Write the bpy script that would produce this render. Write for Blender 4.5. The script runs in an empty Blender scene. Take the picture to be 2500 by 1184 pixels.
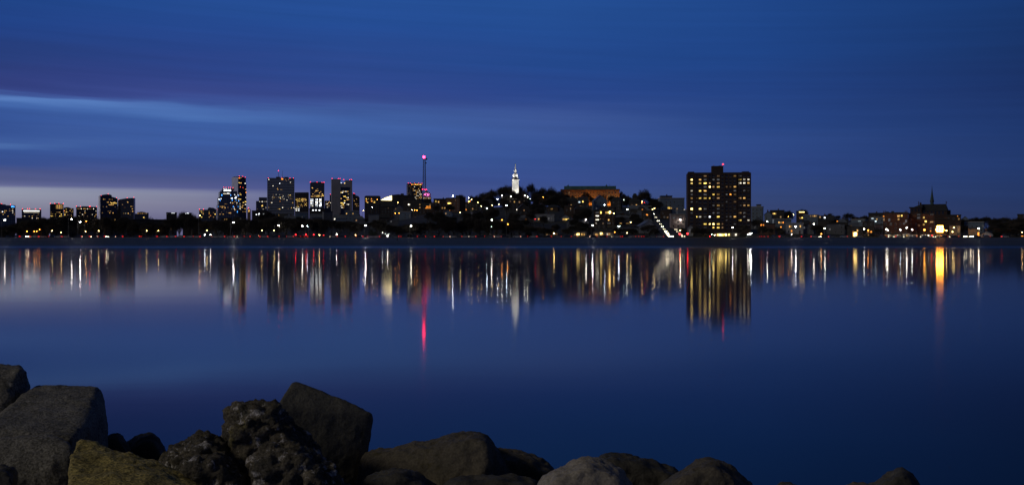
import bpy, bmesh, math, random
from mathutils import Vector, noise
from math import sin, cos, tan, atan2, pi, radians, sqrt, exp

SC = bpy.context.scene
COL = SC.collection
CZ = 2.8            # eye height above the water, metres
F = 2800.0          # focal length in photograph pixels
HY = 592.0          # horizon row
CX = 1250.0
def PX(px, Y): return (px - CX) / F * Y
def PZ(py, Y): return CZ + (HY - py) / F * Y

# ---------------------------------------------------------------- properties
def link(name, data, parent=None):
    o = bpy.data.objects.new(name, data)
    COL.objects.link(o)
    if parent is not None: o.parent = parent
    return o
def tag(o, label=None, cat=None, group=None, kind=None):
    if label: o['label'] = label
    if cat: o['category'] = cat
    if group: o['group'] = group
    if kind: o['kind'] = kind
    return o
def thing(name, cat, loc, rz=0, group=None, label=None):
    o = link(name, None)
    o.empty_display_size = 0.5
    o.location = loc; o.rotation_euler = (0, 0, rz)
    return tag(o, label, cat, group)
def dup(root, loc, rz=0, scale=None):
    r = root.copy(); COL.objects.link(r)
    r.location = loc; r.rotation_euler = (0, 0, rz)
    if scale: r.scale = scale
    for ch in root.children:
        c = ch.copy(); COL.objects.link(c); c.parent = r
        for g in ch.children:
            d = g.copy(); COL.objects.link(d); d.parent = c
    return r

ORD = ['first', 'second', 'third', 'fourth', 'fifth', 'sixth', 'seventh', 'eighth', 'ninth', 'tenth', 'eleventh', 'twelfth',
       'thirteenth', 'fourteenth', 'fifteenth', 'sixteenth', 'seventeenth', 'eighteenth', 'nineteenth', 'twentieth']
LM = [(12, 'blue-cornered block'), (140, 'yellow-lit block'), (265, 'curved-top tower'), (420, 'white-lit rooftop'), (560, 'blue-accented tower'), (686, 'grey slab tower'),
      (835, 'pale notched tower'), (943, 'glowing wedge roof'), (1035, 'red-tipped mast'), (1145, 'big orange lamp'), (1258, 'white monument'),
      (1440, 'orange-lit school'), (1618, 'headlight-filled street'), (1756, 'brick apartment tower'), (1957, 'glowing rooftop sign'),
      (2088, 'glowing orange doorway'), (2275, 'thin church spire'), (2378, 'orange-lit facade')]
PENDING = {}
def pend(o, prefix, px, cls=None):
    PENDING.setdefault(cls or prefix, []).append((px, o, prefix))
def finish_labels():
    for cls, items in PENDING.items():
        seats = {}
        for px, o, prefix in items:
            lx, lm = min(LM, key=lambda q: abs(q[0] - px))
            seats.setdefault((lm, 'left' if px < lx else 'right'), []).append((abs(px - lx), px, o, prefix))
        for (lm, side), lst in seats.items():
            lst.sort(key=lambda q: q[0])
            for k, (d, px, o, prefix) in enumerate(lst):
                if len(lst) == 1:
                    o['label'] = f"{prefix}, {side} of the {lm}"
                else:
                    o['label'] = f"{prefix}, {ORD[min(k, 19)]} {side} of the {lm}"

# ---------------------------------------------------------------- materials
MATS = {}
def srgb(r, g, b):
    f = lambda c: (c / 12.92 if c <= .04045 else ((c + .055) / 1.055) ** 2.4)
    return tuple(f(x / 255.0) for x in (r, g, b))
def newmat(name):
    m = bpy.data.materials.new(name); m.use_nodes = True
    nt = m.node_tree; nt.nodes.clear()
    out = nt.nodes.new('ShaderNodeOutputMaterial')
    return m, nt, out
def N(nt, t, **kw):
    n = nt.nodes.new(t)
    for k, v in kw.items():
        if k.startswith('i_'): n.inputs[k[2:].replace('_', ' ')].default_value = v
        else: setattr(n, k, v)
    return n
def surf(name, col, rough=.8, var=.25, scale=1.0, bump=0.0, metal=0.0, bscale=None, col2=None, spec=.5):
    """plain weathered surface: noise between two tones and a little bump"""
    if name in MATS: return MATS[name]
    m, nt, out = newmat(name)
    tc = N(nt, 'ShaderNodeTexCoord')
    nz = N(nt, 'ShaderNodeTexNoise'); nz.inputs['Scale'].default_value = scale; nz.inputs['Detail'].default_value = 6
    nt.links.new(tc.outputs['Object'], nz.inputs['Vector'])
    rp = N(nt, 'ShaderNodeValToRGB')
    c2 = col2 or tuple(c * (1 - var) for c in col)
    rp.color_ramp.elements[0].position = .35; rp.color_ramp.elements[0].color = (*c2, 1)
    rp.color_ramp.elements[1].position = .65; rp.color_ramp.elements[1].color = (*[min(1, c * (1 + var * .5)) for c in col], 1)
    nt.links.new(nz.outputs['Fac'], rp.inputs['Fac'])
    b = N(nt, 'ShaderNodeBsdfPrincipled')
    nt.links.new(rp.outputs['Color'], b.inputs['Base Color'])
    b.inputs['Roughness'].default_value = rough; b.inputs['Metallic'].default_value = metal
    b.inputs['Specular IOR Level'].default_value = spec
    if bump:
        n2 = N(nt, 'ShaderNodeTexNoise'); n2.inputs['Scale'].default_value = bscale or scale * 6; n2.inputs['Detail'].default_value = 8
        nt.links.new(tc.outputs['Object'], n2.inputs['Vector'])
        bp = N(nt, 'ShaderNodeBump'); bp.inputs['Strength'].default_value = bump; bp.inputs['Distance'].default_value = .05
        nt.links.new(n2.outputs['Fac'], bp.inputs['Height']); nt.links.new(bp.outputs['Normal'], b.inputs['Normal'])
    nt.links.new(b.outputs['BSDF'], out.inputs['Surface'])
    MATS[name] = m; return m
def facade(name, wall, glass, fw=3.0, fh=4.0, gap=.3, rough_glass=.15, gapx=None):
    """far office front: dark glass panes between floor bands and piers"""
    if name in MATS: return MATS[name]
    m, nt, out = newmat(name)
    tc = N(nt, 'ShaderNodeTexCoord')
    sp = N(nt, 'ShaderNodeSeparateXYZ'); nt.links.new(tc.outputs['Object'], sp.inputs[0])
    ad = N(nt, 'ShaderNodeMath', operation='ADD'); nt.links.new(sp.outputs['X'], ad.inputs[0]); nt.links.new(sp.outputs['Y'], ad.inputs[1])
    def stripes(src, period, g):
        d = N(nt, 'ShaderNodeMath', operation='DIVIDE'); nt.links.new(src, d.inputs[0]); d.inputs[1].default_value = period
        fr = N(nt, 'ShaderNodeMath', operation='FRACT'); nt.links.new(d.outputs[0], fr.inputs[0])
        gt = N(nt, 'ShaderNodeMath', operation='GREATER_THAN'); nt.links.new(fr.outputs[0], gt.inputs[0]); gt.inputs[1].default_value = g
        return gt.outputs[0]
    a = stripes(ad.outputs[0], fw, gap if gapx is None else gapx); c = stripes(sp.outputs['Z'], fh, gap)
    mu = N(nt, 'ShaderNodeMath', operation='MULTIPLY'); nt.links.new(a, mu.inputs[0]); nt.links.new(c, mu.inputs[1])
    w = N(nt, 'ShaderNodeBsdfPrincipled'); w.inputs['Base Color'].default_value = (*wall, 1); w.inputs['Roughness'].default_value = .8
    g = N(nt, 'ShaderNodeBsdfPrincipled'); g.inputs['Base Color'].default_value = (*glass, 1); g.inputs['Roughness'].default_value = rough_glass
    mx = N(nt, 'ShaderNodeMixShader')
    nt.links.new(mu.outputs[0], mx.inputs['Fac']); nt.links.new(w.outputs[0], mx.inputs[1]); nt.links.new(g.outputs[0], mx.inputs[2])
    nt.links.new(mx.outputs[0], out.inputs['Surface'])
    MATS[name] = m; return m
def brick(name, c1, c2, mortar, scale=4.0, rough=.85):
    if name in MATS: return MATS[name]
    m, nt, out = newmat(name)
    tc = N(nt, 'ShaderNodeTexCoord')
    mp = N(nt, 'ShaderNodeMapping'); mp.inputs['Rotation'].default_value = (radians(90), 0, 0)
    nt.links.new(tc.outputs['Object'], mp.inputs['Vector'])
    br = N(nt, 'ShaderNodeTexBrick'); br.inputs['Scale'].default_value = scale
    br.inputs['Color1'].default_value = (*c1, 1); br.inputs['Color2'].default_value = (*c2, 1); br.inputs['Mortar'].default_value = (*mortar, 1)
    nt.links.new(mp.outputs[0], br.inputs['Vector'])
    nz = N(nt, 'ShaderNodeTexNoise'); nz.inputs['Scale'].default_value = .15; nz.inputs['Detail'].default_value = 5
    nt.links.new(tc.outputs['Object'], nz.inputs['Vector'])
    mx = N(nt, 'ShaderNodeMix', data_type='RGBA', blend_type='MULTIPLY'); mx.inputs['Factor'].default_value = .45
    nt.links.new(br.outputs['Color'], mx.inputs['A']); nt.links.new(nz.outputs['Fac'], mx.inputs['B'])
    b = N(nt, 'ShaderNodeBsdfPrincipled'); b.inputs['Roughness'].default_value = rough
    nt.links.new(mx.outputs['Result'], b.inputs['Base Color']); nt.links.new(b.outputs[0], out.inputs['Surface'])
    MATS[name] = m; return m
def lampmat(name, col, strength):
    """glass of something that gives off light"""
    if name in MATS: return MATS[name]
    m, nt, out = newmat(name)
    e = N(nt, 'ShaderNodeEmission'); e.inputs['Color'].default_value = (*col, 1); e.inputs['Strength'].default_value = strength
    nt.links.new(e.outputs[0], out.inputs['Surface'])
    MATS[name] = m; return m
def litmat(name, col, strength, var=.75):
    """pane of a room with its lights on: uneven inside, each room its own brightness"""
    if name in MATS: return MATS[name]
    m, nt, out = newmat(name)
    tc = N(nt, 'ShaderNodeTexCoord'); oi = N(nt, 'ShaderNodeObjectInfo')
    nz = N(nt, 'ShaderNodeTexNoise', noise_dimensions='4D'); nz.inputs['Scale'].default_value = 2.6; nz.inputs['Detail'].default_value = 1
    nt.links.new(tc.outputs['Object'], nz.inputs['Vector'])
    mw = N(nt, 'ShaderNodeMath', operation='MULTIPLY'); mw.inputs[1].default_value = 40; nt.links.new(oi.outputs['Random'], mw.inputs[0]); nt.links.new(mw.outputs[0], nz.inputs['W'])
    r1 = N(nt, 'ShaderNodeMapRange'); r1.inputs['From Min'].default_value = .3; r1.inputs['From Max'].default_value = .7
    r1.inputs['To Min'].default_value = .35; r1.inputs['To Max'].default_value = 1.5; nt.links.new(nz.outputs['Fac'], r1.inputs['Value'])
    r2 = N(nt, 'ShaderNodeMapRange'); r2.inputs['To Min'].default_value = strength * (1 - var * 1.1); r2.inputs['To Max'].default_value = strength * (1 + var * .8)
    nt.links.new(oi.outputs['Random'], r2.inputs['Value'])
    mu = N(nt, 'ShaderNodeMath', operation='MULTIPLY'); nt.links.new(r1.outputs[0], mu.inputs[0]); nt.links.new(r2.outputs[0], mu.inputs[1])
    e = N(nt, 'ShaderNodeEmission'); e.inputs['Color'].default_value = (*col, 1); nt.links.new(mu.outputs[0], e.inputs['Strength'])
    nt.links.new(e.outputs[0], out.inputs['Surface'])
    MATS[name] = m; return m

EM = dict(
    warm=((1, .55, .15), .95), yel=((1, .66, .14), 2.0), white=((1, .90, .70), 1.7), cool=((.72, .90, 1), 2.0), orange=((1, .32, .04), 1.8),
    dim=((1, .58, .26), .32), blue=((.06, .32, 1), 3.0), brite=((1, .70, .20), 7.5), redw=((1, .10, .05), 2.5), pink=((1, .38, .80), 1.1), ice=((.9, .95, 1), 3.2), faint=((.75, .75, .8), .10))
def lit(k): return litmat('lit_window_' + k, EM[k][0], EM[k][1])
LAMP = dict(w=((1, .95, .80), 70), W=((1, .97, .90), 150), y=((1, .66, .22), 40), o=((1, .34, .04), 30), O=((1, .31, .03), 48), b=((.75, .9, 1), 90),
            r=((1, .02, .025), 12), R=((1, .012, .05), 42), p=((1, .02, .08), 13), g=((.75, 1, .8), 14))
def lamp(k): return lampmat('lamp_glass_' + k, LAMP[k][0], LAMP[k][1])

# ---------------------------------------------------------------- mesh builder
class MB:
    def __init__(s): s.v = []; s.f = []; s.m = []
    def add(s, vs, fs, mi=0):
        n = len(s.v); s.v += [tuple(q) for q in vs]
        for f in fs: s.f.append(tuple(i + n for i in f)); s.m.append(mi)
        return s
    def box(s, x0, x1, y0, y1, z0, z1, mi=0):
        return s.add([(x0, y0, z0), (x1, y0, z0), (x1, y1, z0), (x0, y1, z0), (x0, y0, z1), (x1, y0, z1), (x1, y1, z1), (x0, y1, z1)],
                     [(0, 3, 2, 1), (4, 5, 6, 7), (0, 1, 5, 4), (1, 2, 6, 5), (2, 3, 7, 6), (3, 0, 4, 7)], mi)
    def prism(s, pts, y0, y1, mi=0):
        """outline in x,z (any winding) carried from y0 to y1"""
        a = sum(pts[i][0] * pts[(i + 1) % len(pts)][1] - pts[(i + 1) % len(pts)][0] * pts[i][1] for i in range(len(pts)))
        if a < 0: pts = pts[::-1]
        n = len(pts)
        vs = [(x, y0, z) for x, z in pts] + [(x, y1, z) for x, z in pts]
        fs = [tuple(range(n)), tuple(range(2 * n - 1, n - 1, -1))] + [(i, i + n, (i + 1) % n + n, (i + 1) % n) for i in range(n)]
        return s.add(vs, fs, mi)
    def tube(s, p, q, r0, r1, n=8, mi=0, cap=True):
        p = Vector(p); q = Vector(q); d = (q - p)
        if d.length < 1e-6: return s
        d.normalize(); u = d.orthogonal().normalized(); w = d.cross(u)
        vs = [p + (u * cos(2 * pi * i / n) + w * sin(2 * pi * i / n)) * r0 for i in range(n)] + [q + (u * cos(2 * pi * i / n) + w * sin(2 * pi * i / n)) * r1 for i in range(n)]
        fs = [(i, (i + 1) % n, (i + 1) % n + n, i + n) for i in range(n)]
        if cap: fs += [tuple(range(n - 1, -1, -1)), tuple(range(n, 2 * n))]
        return s.add(vs, fs, mi)
    def lathe(s, prof, n=16, c=(0, 0, 0), mi=0, rot=0.0):
        """profile of (radius, z)"""
        vs = []; fs = []
        for r, z in prof:
            for i in range(n):
                a = 2 * pi * i / n + rot
                vs.append((c[0] + r * cos(a), c[1] + r * sin(a), c[2] + z))
        for j in range(len(prof) - 1):
            for i in range(n):
                fs.append((j * n + i, j * n + (i + 1) % n, (j + 1) * n + (i + 1) % n, (j + 1) * n + i))
        fs.append(tuple(range(n - 1, -1, -1))); k = (len(prof) - 1) * n; fs.append(tuple(range(k, k + n)))
        return s.add(vs, fs, mi)
    def ball(s, c, r, n=8, mi=0, sz=1.0):
        k = n // 2 + 1
        return s.lathe([(max(.001, r * sin(pi * j / k)), -r * sz * cos(pi * j / k)) for j in range(k + 1)], n, c, mi)
    def mesh(s, name, mats, smooth=False):
        me = bpy.data.meshes.new(name)
        me.from_pydata(s.v, [], s.f)
        for m in (mats if isinstance(mats, (list, tuple)) else [mats]): me.materials.append(m)
        me.polygons.foreach_set('material_index', s.m)
        if smooth: me.polygons.foreach_set('use_smooth', [True] * len(s.f))
        me.update(); return me
    def build(s, name, mats, parent=None, smooth=False):
        return link(name, s.mesh(name, mats, smooth), parent)
# ---------------------------------------------------------------- world: dusk sky with long cloud bands
def build_world():
    w = bpy.data.worlds.new('World'); SC.world = w; w.use_nodes = True
    nt = w.node_tree; nt.nodes.clear()
    out = nt.nodes.new('ShaderNodeOutputWorld'); bg = nt.nodes.new('ShaderNodeBackground')
    nt.links.new(bg.outputs[0], out.inputs['Surface'])
    tc = nt.nodes.new('ShaderNodeTexCoord')
    sp = nt.nodes.new('ShaderNodeSeparateXYZ'); nt.links.new(tc.outputs['Generated'], sp.inputs[0])
    def M(op, a, b=None, c=None):
        n = nt.nodes.new('ShaderNodeMath'); n.operation = op
        for i, q in enumerate((a, b, c)):
            if q is None: continue
            if isinstance(q, (int, float)): n.inputs[i].default_value = q
            else: nt.links.new(q, n.inputs[i])
        return n.outputs[0]
    el = M('MULTIPLY', M('ARCSINE', sp.outputs['Z']), 180 / pi)
    az = M('MULTIPLY', M('ARCTAN2', sp.outputs['X'], sp.outputs['Y']), 180 / pi)
    # long drawn-out cloud texture
    cb = nt.nodes.new('ShaderNodeCombineXYZ')
    nt.links.new(M('MULTIPLY', az, .035), cb.inputs[0]); nt.links.new(M('MULTIPLY', M('ADD', el, M('MULTIPLY', az, .03)), .55), cb.inputs[1])
    nz = nt.nodes.new('ShaderNodeTexNoise'); nz.inputs['Scale'].default_value = 1.6; nz.inputs['Detail'].default_value = 5; nz.inputs['Roughness'].default_value = .55
    nt.links.new(cb.outputs[0], nz.inputs['Vector'])
    cb2 = nt.nodes.new('ShaderNodeCombineXYZ')
    nt.links.new(M('MULTIPLY', az, .06), cb2.inputs[0]); nt.links.new(M('MULTIPLY', M('ADD', el, M('MULTIPLY', az, .035)), 2.2), cb2.inputs[1])
    nz2 = nt.nodes.new('ShaderNodeTexNoise'); nz2.inputs['Scale'].default_value = 1.3; nz2.inputs['Detail'].default_value = 4
    nt.links.new(cb2.outputs[0], nz2.inputs['Vector'])
    lift = nt.nodes.new('ShaderNodeMapRange'); lift.inputs['From Min'].default_value = 2.6; lift.inputs['From Max'].default_value = 5.0
    lift.inputs['To Min'].default_value = .10; lift.inputs['To Max'].default_value = 1.0; nt.links.new(el, lift.inputs['Value'])
    warp = M('MULTIPLY', M('SUBTRACT', nz.outputs['Fac'], .5), M('MULTIPLY', lift.outputs[0], 2.0))
    elw = M('ADD', el, warp)
    # band slopes down to the right: shift by azimuth inside the frame
    TOP = 15.0
    fac = M('DIVIDE', elw, TOP)
    def pe(py, caz): return math.degrees(math.atan(max(0.0, (HY - py)) / F * caz))
    def ramp(stops):
        r = nt.nodes.new('ShaderNodeValToRGB'); cr = r.color_ramp
        nt.links.new(fac, r.inputs['Fac'])
        stops = sorted(stops)
        while len(cr.elements) > 1: cr.elements.remove(cr.elements[-1])
        for k, (e, c) in enumerate(stops):
            p = min(1, max(0, e / TOP))
            if k == 0: x = cr.elements[0]; x.position = p
            else: x = cr.elements.new(p)
            x.color = (*srgb(c[0] * .975, c[1] * 1.025, c[2] * .968), 1)
        return r.outputs['Color']
    cols = []
    def column(px, rows):
        a = math.degrees(atan2(px - CX, F)); ca = cos(radians(a))
        cols.append((a, ramp([(pe(y, ca), c) for y, c in rows])))
    cols.append((-170, ramp([(0, (66, 78, 128)), (8, (56, 72, 124)), (15, (16, 22, 44))])))  # unseen sky behind the camera, brightened to light the far facades
    cols.append((-115, ramp([(0, (80, 84, 128)), (5, (64, 74, 124)), (15, (22, 32, 70))])))
    cols.append((-62, ramp([(0, (190, 168, 170)), (2.4, (205, 190, 195)), (2.7, (130, 125, 165)), (5, (85, 95, 150)), (9, (60, 78, 140)), (15, (40, 62, 125))])))
    column(0, [(592, (112, 104, 150)), (535, (120, 113, 150)), (500, (138, 132, 161)), (475, (150, 147, 174)), (461, (152, 150, 180)), (453, (104, 104, 154)), (440, (86, 89, 140)), (415, (78, 84, 140)),
               (395, (58, 77, 145)), (365, (56, 80, 150)), (350, (76, 104, 173)), (340, (64, 90, 162)), (310, (55, 80, 152)), (275, (58, 86, 160)), (252, (72, 104, 178)), (238, (92, 124, 198)), (230, (72, 98, 172)),
               (218, (56, 68, 138)), (195, (52, 62, 130)), (150, (41, 60, 126)), (100, (38, 62, 132)), (50, (35, 64, 138)), (0, (33, 66, 138))])
    column(230, [(592, (108, 100, 144)), (535, (114, 107, 146)), (500, (133, 127, 158)), (475, (142, 139, 170)), (464, (138, 136, 172)), (456, (94, 96, 150)), (440, (82, 87, 141)), (415, (72, 82, 143)), (390, (60, 79, 148)), (358, (62, 88, 160)), (346, (66, 92, 163)), (330, (60, 86, 158)), (300, (60, 88, 162)),
                 (275, (68, 98, 172)), (258, (84, 116, 190)), (246, (88, 120, 194)), (238, (70, 92, 166)), (224, (57, 69, 140)), (190, (50, 63, 133)), (140, (42, 63, 133)), (60, (37, 67, 142)), (0, (35, 70, 145))])
    column(480, [(592, (103, 97, 140)), (535, (107, 101, 143)), (500, (126, 120, 155)), (475, (132, 129, 165)), (467, (120, 118, 160)), (459, (88, 90, 147)), (440, (78, 84, 142)), (415, (66, 80, 145)),
                 (390, (60, 82, 152)), (350, (62, 88, 162)), (310, (62, 92, 166)), (300, (70, 101, 175)), (282, (78, 110, 184)), (264, (74, 104, 178)), (250, (62, 82, 156)), (228, (58, 70, 142)), (190, (50, 66, 138)), (130, (42, 66, 140)), (60, (38, 70, 146)), (0, (38, 74, 150))])
    column(860, [(592, (92, 88, 142)), (535, (88, 85, 142)), (500, (86, 88, 150)), (475, (76, 82, 146)), (440, (62, 78, 146)), (400, (62, 86, 156)), (350, (62, 90, 162)), (310, (66, 95, 168)), (285, (64, 90, 162)),
                 (260, (60, 78, 150)), (225, (54, 70, 143)), (170, (46, 70, 144)), (110, (40, 72, 148)), (60, (38, 74, 152)), (0, (38, 76, 152))])
    column(1350, [(592, (78, 80, 126)), (535, (74, 79, 130)), (490, (66, 80, 137)), (440, (58, 76, 144)), (390, (55, 78, 148)), (340, (60, 84, 156)), (300, (62, 84, 154)), (265, (54, 76, 148)), (220, (42, 68, 142)),
                  (150, (37, 70, 144)), (80, (37, 74, 150)), (0, (37, 76, 151))])
    column(1850, [(592, (58, 64, 106)), (535, (56, 65, 112)), (480, (53, 68, 122)), (420, (48, 68, 134)), (350, (48, 72, 140)), (300, (42, 68, 136)), (220, (36, 64, 134)), (120, (32, 66, 138)), (0, (32, 68, 140))])
    column(2500, [(592, (42, 50, 90)), (535, (40, 51, 95)), (480, (38, 54, 104)), (400, (36, 56, 112)), (310, (32, 54, 112)), (220, (28, 48, 104)), (120, (26, 50, 106)), (0, (25, 54, 114))])
    cols.append((62, ramp([(0, (28, 34, 66)), (6, (24, 38, 76)), (15, (18, 36, 76))])))
    cols.append((120, ramp([(0, (44, 54, 96)), (8, (40, 54, 98)), (15, (15, 22, 44))])))
    cols.append((170, ramp([(0, (60, 72, 122)), (8, (52, 66, 116)), (15, (16, 22, 44))])))
    cur = cols[0][1]
    for (a0, _), (a1, c1) in zip(cols[:-1], cols[1:]):
        mr = nt.nodes.new('ShaderNodeMapRange'); mr.inputs['From Min'].default_value = a0; mr.inputs['From Max'].default_value = a1
        nt.links.new(az, mr.inputs['Value'])
        mx = nt.nodes.new('ShaderNodeMix'); mx.data_type = 'RGBA'
        nt.links.new(mr.outputs[0], mx.inputs['Factor']); nt.links.new(cur, mx.inputs['A']); nt.links.new(c1, mx.inputs['B'])
        cur = mx.outputs['Result']
    # fine streaks
    st = nt.nodes.new('ShaderNodeMapRange'); st.inputs['From Min'].default_value = .3; st.inputs['From Max'].default_value = .7
    st.inputs['To Min'].default_value = .955; st.inputs['To Max'].default_value = 1.045; nt.links.new(nz2.outputs['Fac'], st.inputs['Value'])
    vm = nt.nodes.new('ShaderNodeVectorMath'); vm.operation = 'SCALE'; nt.links.new(cur, vm.inputs[0]); nt.links.new(st.outputs[0], vm.inputs['Scale'])
    # unseen sky overhead is darkened to keep blue off the rocks
    zr = nt.nodes.new('ShaderNodeMapRange'); zr.interpolation_type = 'SMOOTHSTEP'
    zr.inputs['From Min'].default_value = 13; zr.inputs['From Max'].default_value = 40; nt.links.new(el, zr.inputs['Value'])
    zm = nt.nodes.new('ShaderNodeMix'); zm.data_type = 'RGBA'; zm.inputs['B'].default_value = (*srgb(12, 15, 24), 1)
    nt.links.new(zr.outputs[0], zm.inputs['Factor']); nt.links.new(vm.outputs[0], zm.inputs['A'])
    # last light of the set sun
    sky = nt.nodes.new('ShaderNodeTexSky'); sky.sky_type = 'NISHITA'; sky.sun_disc = False
    sky.sun_elevation = radians(-5); sky.sun_rotation = radians(-65); sky.air_density = 1.2; sky.ozone_density = 3
    s2 = nt.nodes.new('ShaderNodeVectorMath'); s2.operation = 'SCALE'; s2.inputs['Scale'].default_value = .15; nt.links.new(sky.outputs[0], s2.inputs[0])
    s1 = nt.nodes.new('ShaderNodeVectorMath'); s1.operation = 'SCALE'; s1.inputs['Scale'].default_value = 10.0; nt.links.new(zm.outputs['Result'], s1.inputs[0])
    sm = nt.nodes.new('ShaderNodeVectorMath'); sm.operation = 'ADD'; nt.links.new(s1.outputs[0], sm.inputs[0]); nt.links.new(s2.outputs[0], sm.inputs[1])
    nt.links.new(sm.outputs[0], bg.inputs['Color']); bg.inputs['Strength'].default_value = .1
build_world()

SUN_AZ, SUN_EL = -116, 30     # a low faint warm light from behind the left shoulder
sd = bpy.data.lights.new('dusk_light', 'SUN'); sd.energy = .37; sd.angle = radians(12); sd.color = (1, .88, .66)
so = link('dusk_light', sd)
dv = Vector((sin(radians(SUN_AZ)) * cos(radians(SUN_EL)), cos(radians(SUN_AZ)) * cos(radians(SUN_EL)), sin(radians(SUN_EL))))
so.rotation_euler = (-dv).to_track_quat('-Z', 'Y').to_euler(); so.location = dv * 50

cam = bpy.data.cameras.new('camera'); co = link('camera', cam)
cam.sensor_width = 36; cam.lens = 36 * F / 2500; cam.clip_end = 60000; cam.clip_start = .1
co.location = (0, 0, CZ); co.rotation_euler = (radians(90), 0, 0)
SC.camera = co
SC.view_settings.view_transform = 'Standard'; SC.view_settings.look = 'None'; SC.view_settings.exposure = 0; SC.view_settings.gamma = 1
SC.view_settings.use_curve_mapping = False
SC.cycles.use_denoising = True; SC.cycles.denoiser = 'OPENIMAGEDENOISE'
SC.cycles.max_bounces = 6; SC.cycles.glossy_bounces = 3; SC.cycles.diffuse_bounces = 2; SC.cycles.transmission_bounces = 2
SC.cycles.sample_clamp_indirect = 0; SC.cycles.sample_clamp_direct = 0
SC.cycles.caustics_reflective = True; SC.cycles.use_light_tree = True

# ---------------------------------------------------------------- ground
SHORE, ROAD0, ROAD1, HILL0, HILL1 = 650.0, 716.0, 734.0, 752.0, 1250.0
ZR = 5.75
def sst(a, b, x):
    t = min(1, max(0, (x - a) / (b - a))); return t * t * (3 - 2 * t)
HK = [(-900, 0), (-380, 0), (-230, .18), (-130, .60), (-60, .93), (0, 1), (130, 1), (185, .88), (240, .60), (330, .42), (450, .36), (700, .22), (1000, .05), (1600, 0)]
def hillk(X):
    if X <= HK[0][0]: return 0
    for (a, u), (b, v) in zip(HK[:-1], HK[1:]):
        if X <= b: return u + (v - u) * sst(a, b, X)
    return 0
def ground_z(X, Y):
    if Y < 40:
        # the stony bank below the camera
        for (a, u), (b, v) in zip([(-80, 1.3), (3, 1.25), (6, .95), (8, .55), (10, .05), (13, -.8), (22, -2.5)], [(3, 1.25), (6, .95), (8, .55), (10, .05), (13, -.8), (22, -2.5), (41, -3)]):
            if Y <= b: return u + (v - u) * max(0, (Y - a)) / (b - a)
        return -3
    if Y < 560: return -3
    if Y < SHORE: return -3 * (SHORE - Y) / 90
    if Y < ROAD0 - 3:
        t = (Y - SHORE) / (ROAD0 - 3 - SHORE); return (ZR - .25) * (t ** .85)
    if Y < HILL0: return ZR
    s = min(1, (Y - HILL0) / (HILL1 - HILL0)); z = ZR + 36 * hillk(X) * s * (1 + .12 * sin(pi * s))
    if Y > 1380: z = ZR + (z - ZR) * (1 - sst(1380, 2000, Y))
    return z
GX = [-9000, -5000, -3500, -2500, -1800, -1300, -1000] + list(range(-800, 801, 20)) + [900, 1000, 1300, 1800, 2500, 3500, 5000, 9000]
GY = [-80, -30, 0, 3, 6, 8, 10, 13, 22, 41, 200, 560, 600, SHORE, 656, 663, 672, 684, 698, ROAD0 - 3, ROAD1 + 2, HILL0] + list(range(775, 1400, 25)) + list(range(1400, 2100, 60)) + [2400, 3200, 4500, 6500, 9000, 14000, 30000]
GZ = [[ground_z(x, y) for x in GX] for y in GY]
import bisect
def tz(X, Y):
    i = min(len(GX) - 2, max(0, bisect.bisect_right(GX, X) - 1)); j = min(len(GY) - 2, max(0, bisect.bisect_right(GY, Y) - 1))
    u = (X - GX[i]) / (GX[i + 1] - GX[i]); v = (Y - GY[j]) / (GY[j + 1] - GY[j])
    return (GZ[j][i] * (1 - u) + GZ[j][i + 1] * u) * (1 - v) + (GZ[j + 1][i] * (1 - u) + GZ[j + 1][i + 1] * u) * v
def solveY(px, py, lo=HILL0, hi=1370, lift=0.0):
    """first ground point (plus lift) under the sight line of a photograph pixel"""
    Y = lo
    while Y < hi:
        if tz(PX(px, Y), Y) + lift >= PZ(py, Y): return Y
        Y += 2.0
    return hi
b = MB()
nx = len(GX)
b.v = [(x, y, GZ[j][i]) for j, y in enumerate(GY) for i, x in enumerate(GX)]
for j in range(len(GY) - 1):
    mi = 1 if SHORE - 1 <= GY[j] < ROAD0 - 3 else (2 if GY[j] < 560 else 0)
    for i in range(nx - 1):
        b.f.append((j * nx + i, j * nx + i + 1, (j + 1) * nx + i + 1, (j + 1) * nx + i)); b.m.append(mi)
def sandmat():
    m, nt, out = newmat('beach_sand')
    tc = N(nt, 'ShaderNodeTexCoord')
    mp = N(nt, 'ShaderNodeMapping'); mp.inputs['Scale'].default_value = (.012, .12, .12); nt.links.new(tc.outputs['Object'], mp.inputs[0])
    nz = N(nt, 'ShaderNodeTexNoise'); nz.inputs['Scale'].default_value = 1.0; nz.inputs['Detail'].default_value = 6; nt.links.new(mp.outputs[0], nz.inputs['Vector'])
    rp = N(nt, 'ShaderNodeValToRGB'); rp.color_ramp.elements[0].position = .3; rp.color_ramp.elements[1].position = .7
    rp.color_ramp.elements[0].color = (.035, .045, .06, 1); rp.color_ramp.elements[1].color = (.07, .085, .105, 1); nt.links.new(nz.outputs['Fac'], rp.inputs[0])
    b = N(nt, 'ShaderNodeBsdfPrincipled'); nt.links.new(rp.outputs[0], b.inputs['Base Color'])
    sp = N(nt, 'ShaderNodeSeparateXYZ'); nt.links.new(tc.outputs['Object'], sp.inputs[0])
    wr = N(nt, 'ShaderNodeMapRange'); wr.inputs['From Min'].default_value = .2; wr.inputs['From Max'].default_value = 1.6; wr.inputs['To Min'].default_value = .30; wr.inputs['To Max'].default_value = .62
    nt.links.new(sp.outputs['Z'], wr.inputs['Value']); nt.links.new(wr.outputs[0], b.inputs['Roughness'])
    nt.links.new(b.outputs[0], out.inputs[0]); return m
tag(b.build('ground', [surf('dark_ground', (.045, .05, .045), .9, .4, .05), sandmat(), surf('stony_bank', (.07, .065, .055), .85, .4, 3, .5)]), kind='structure')

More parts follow.
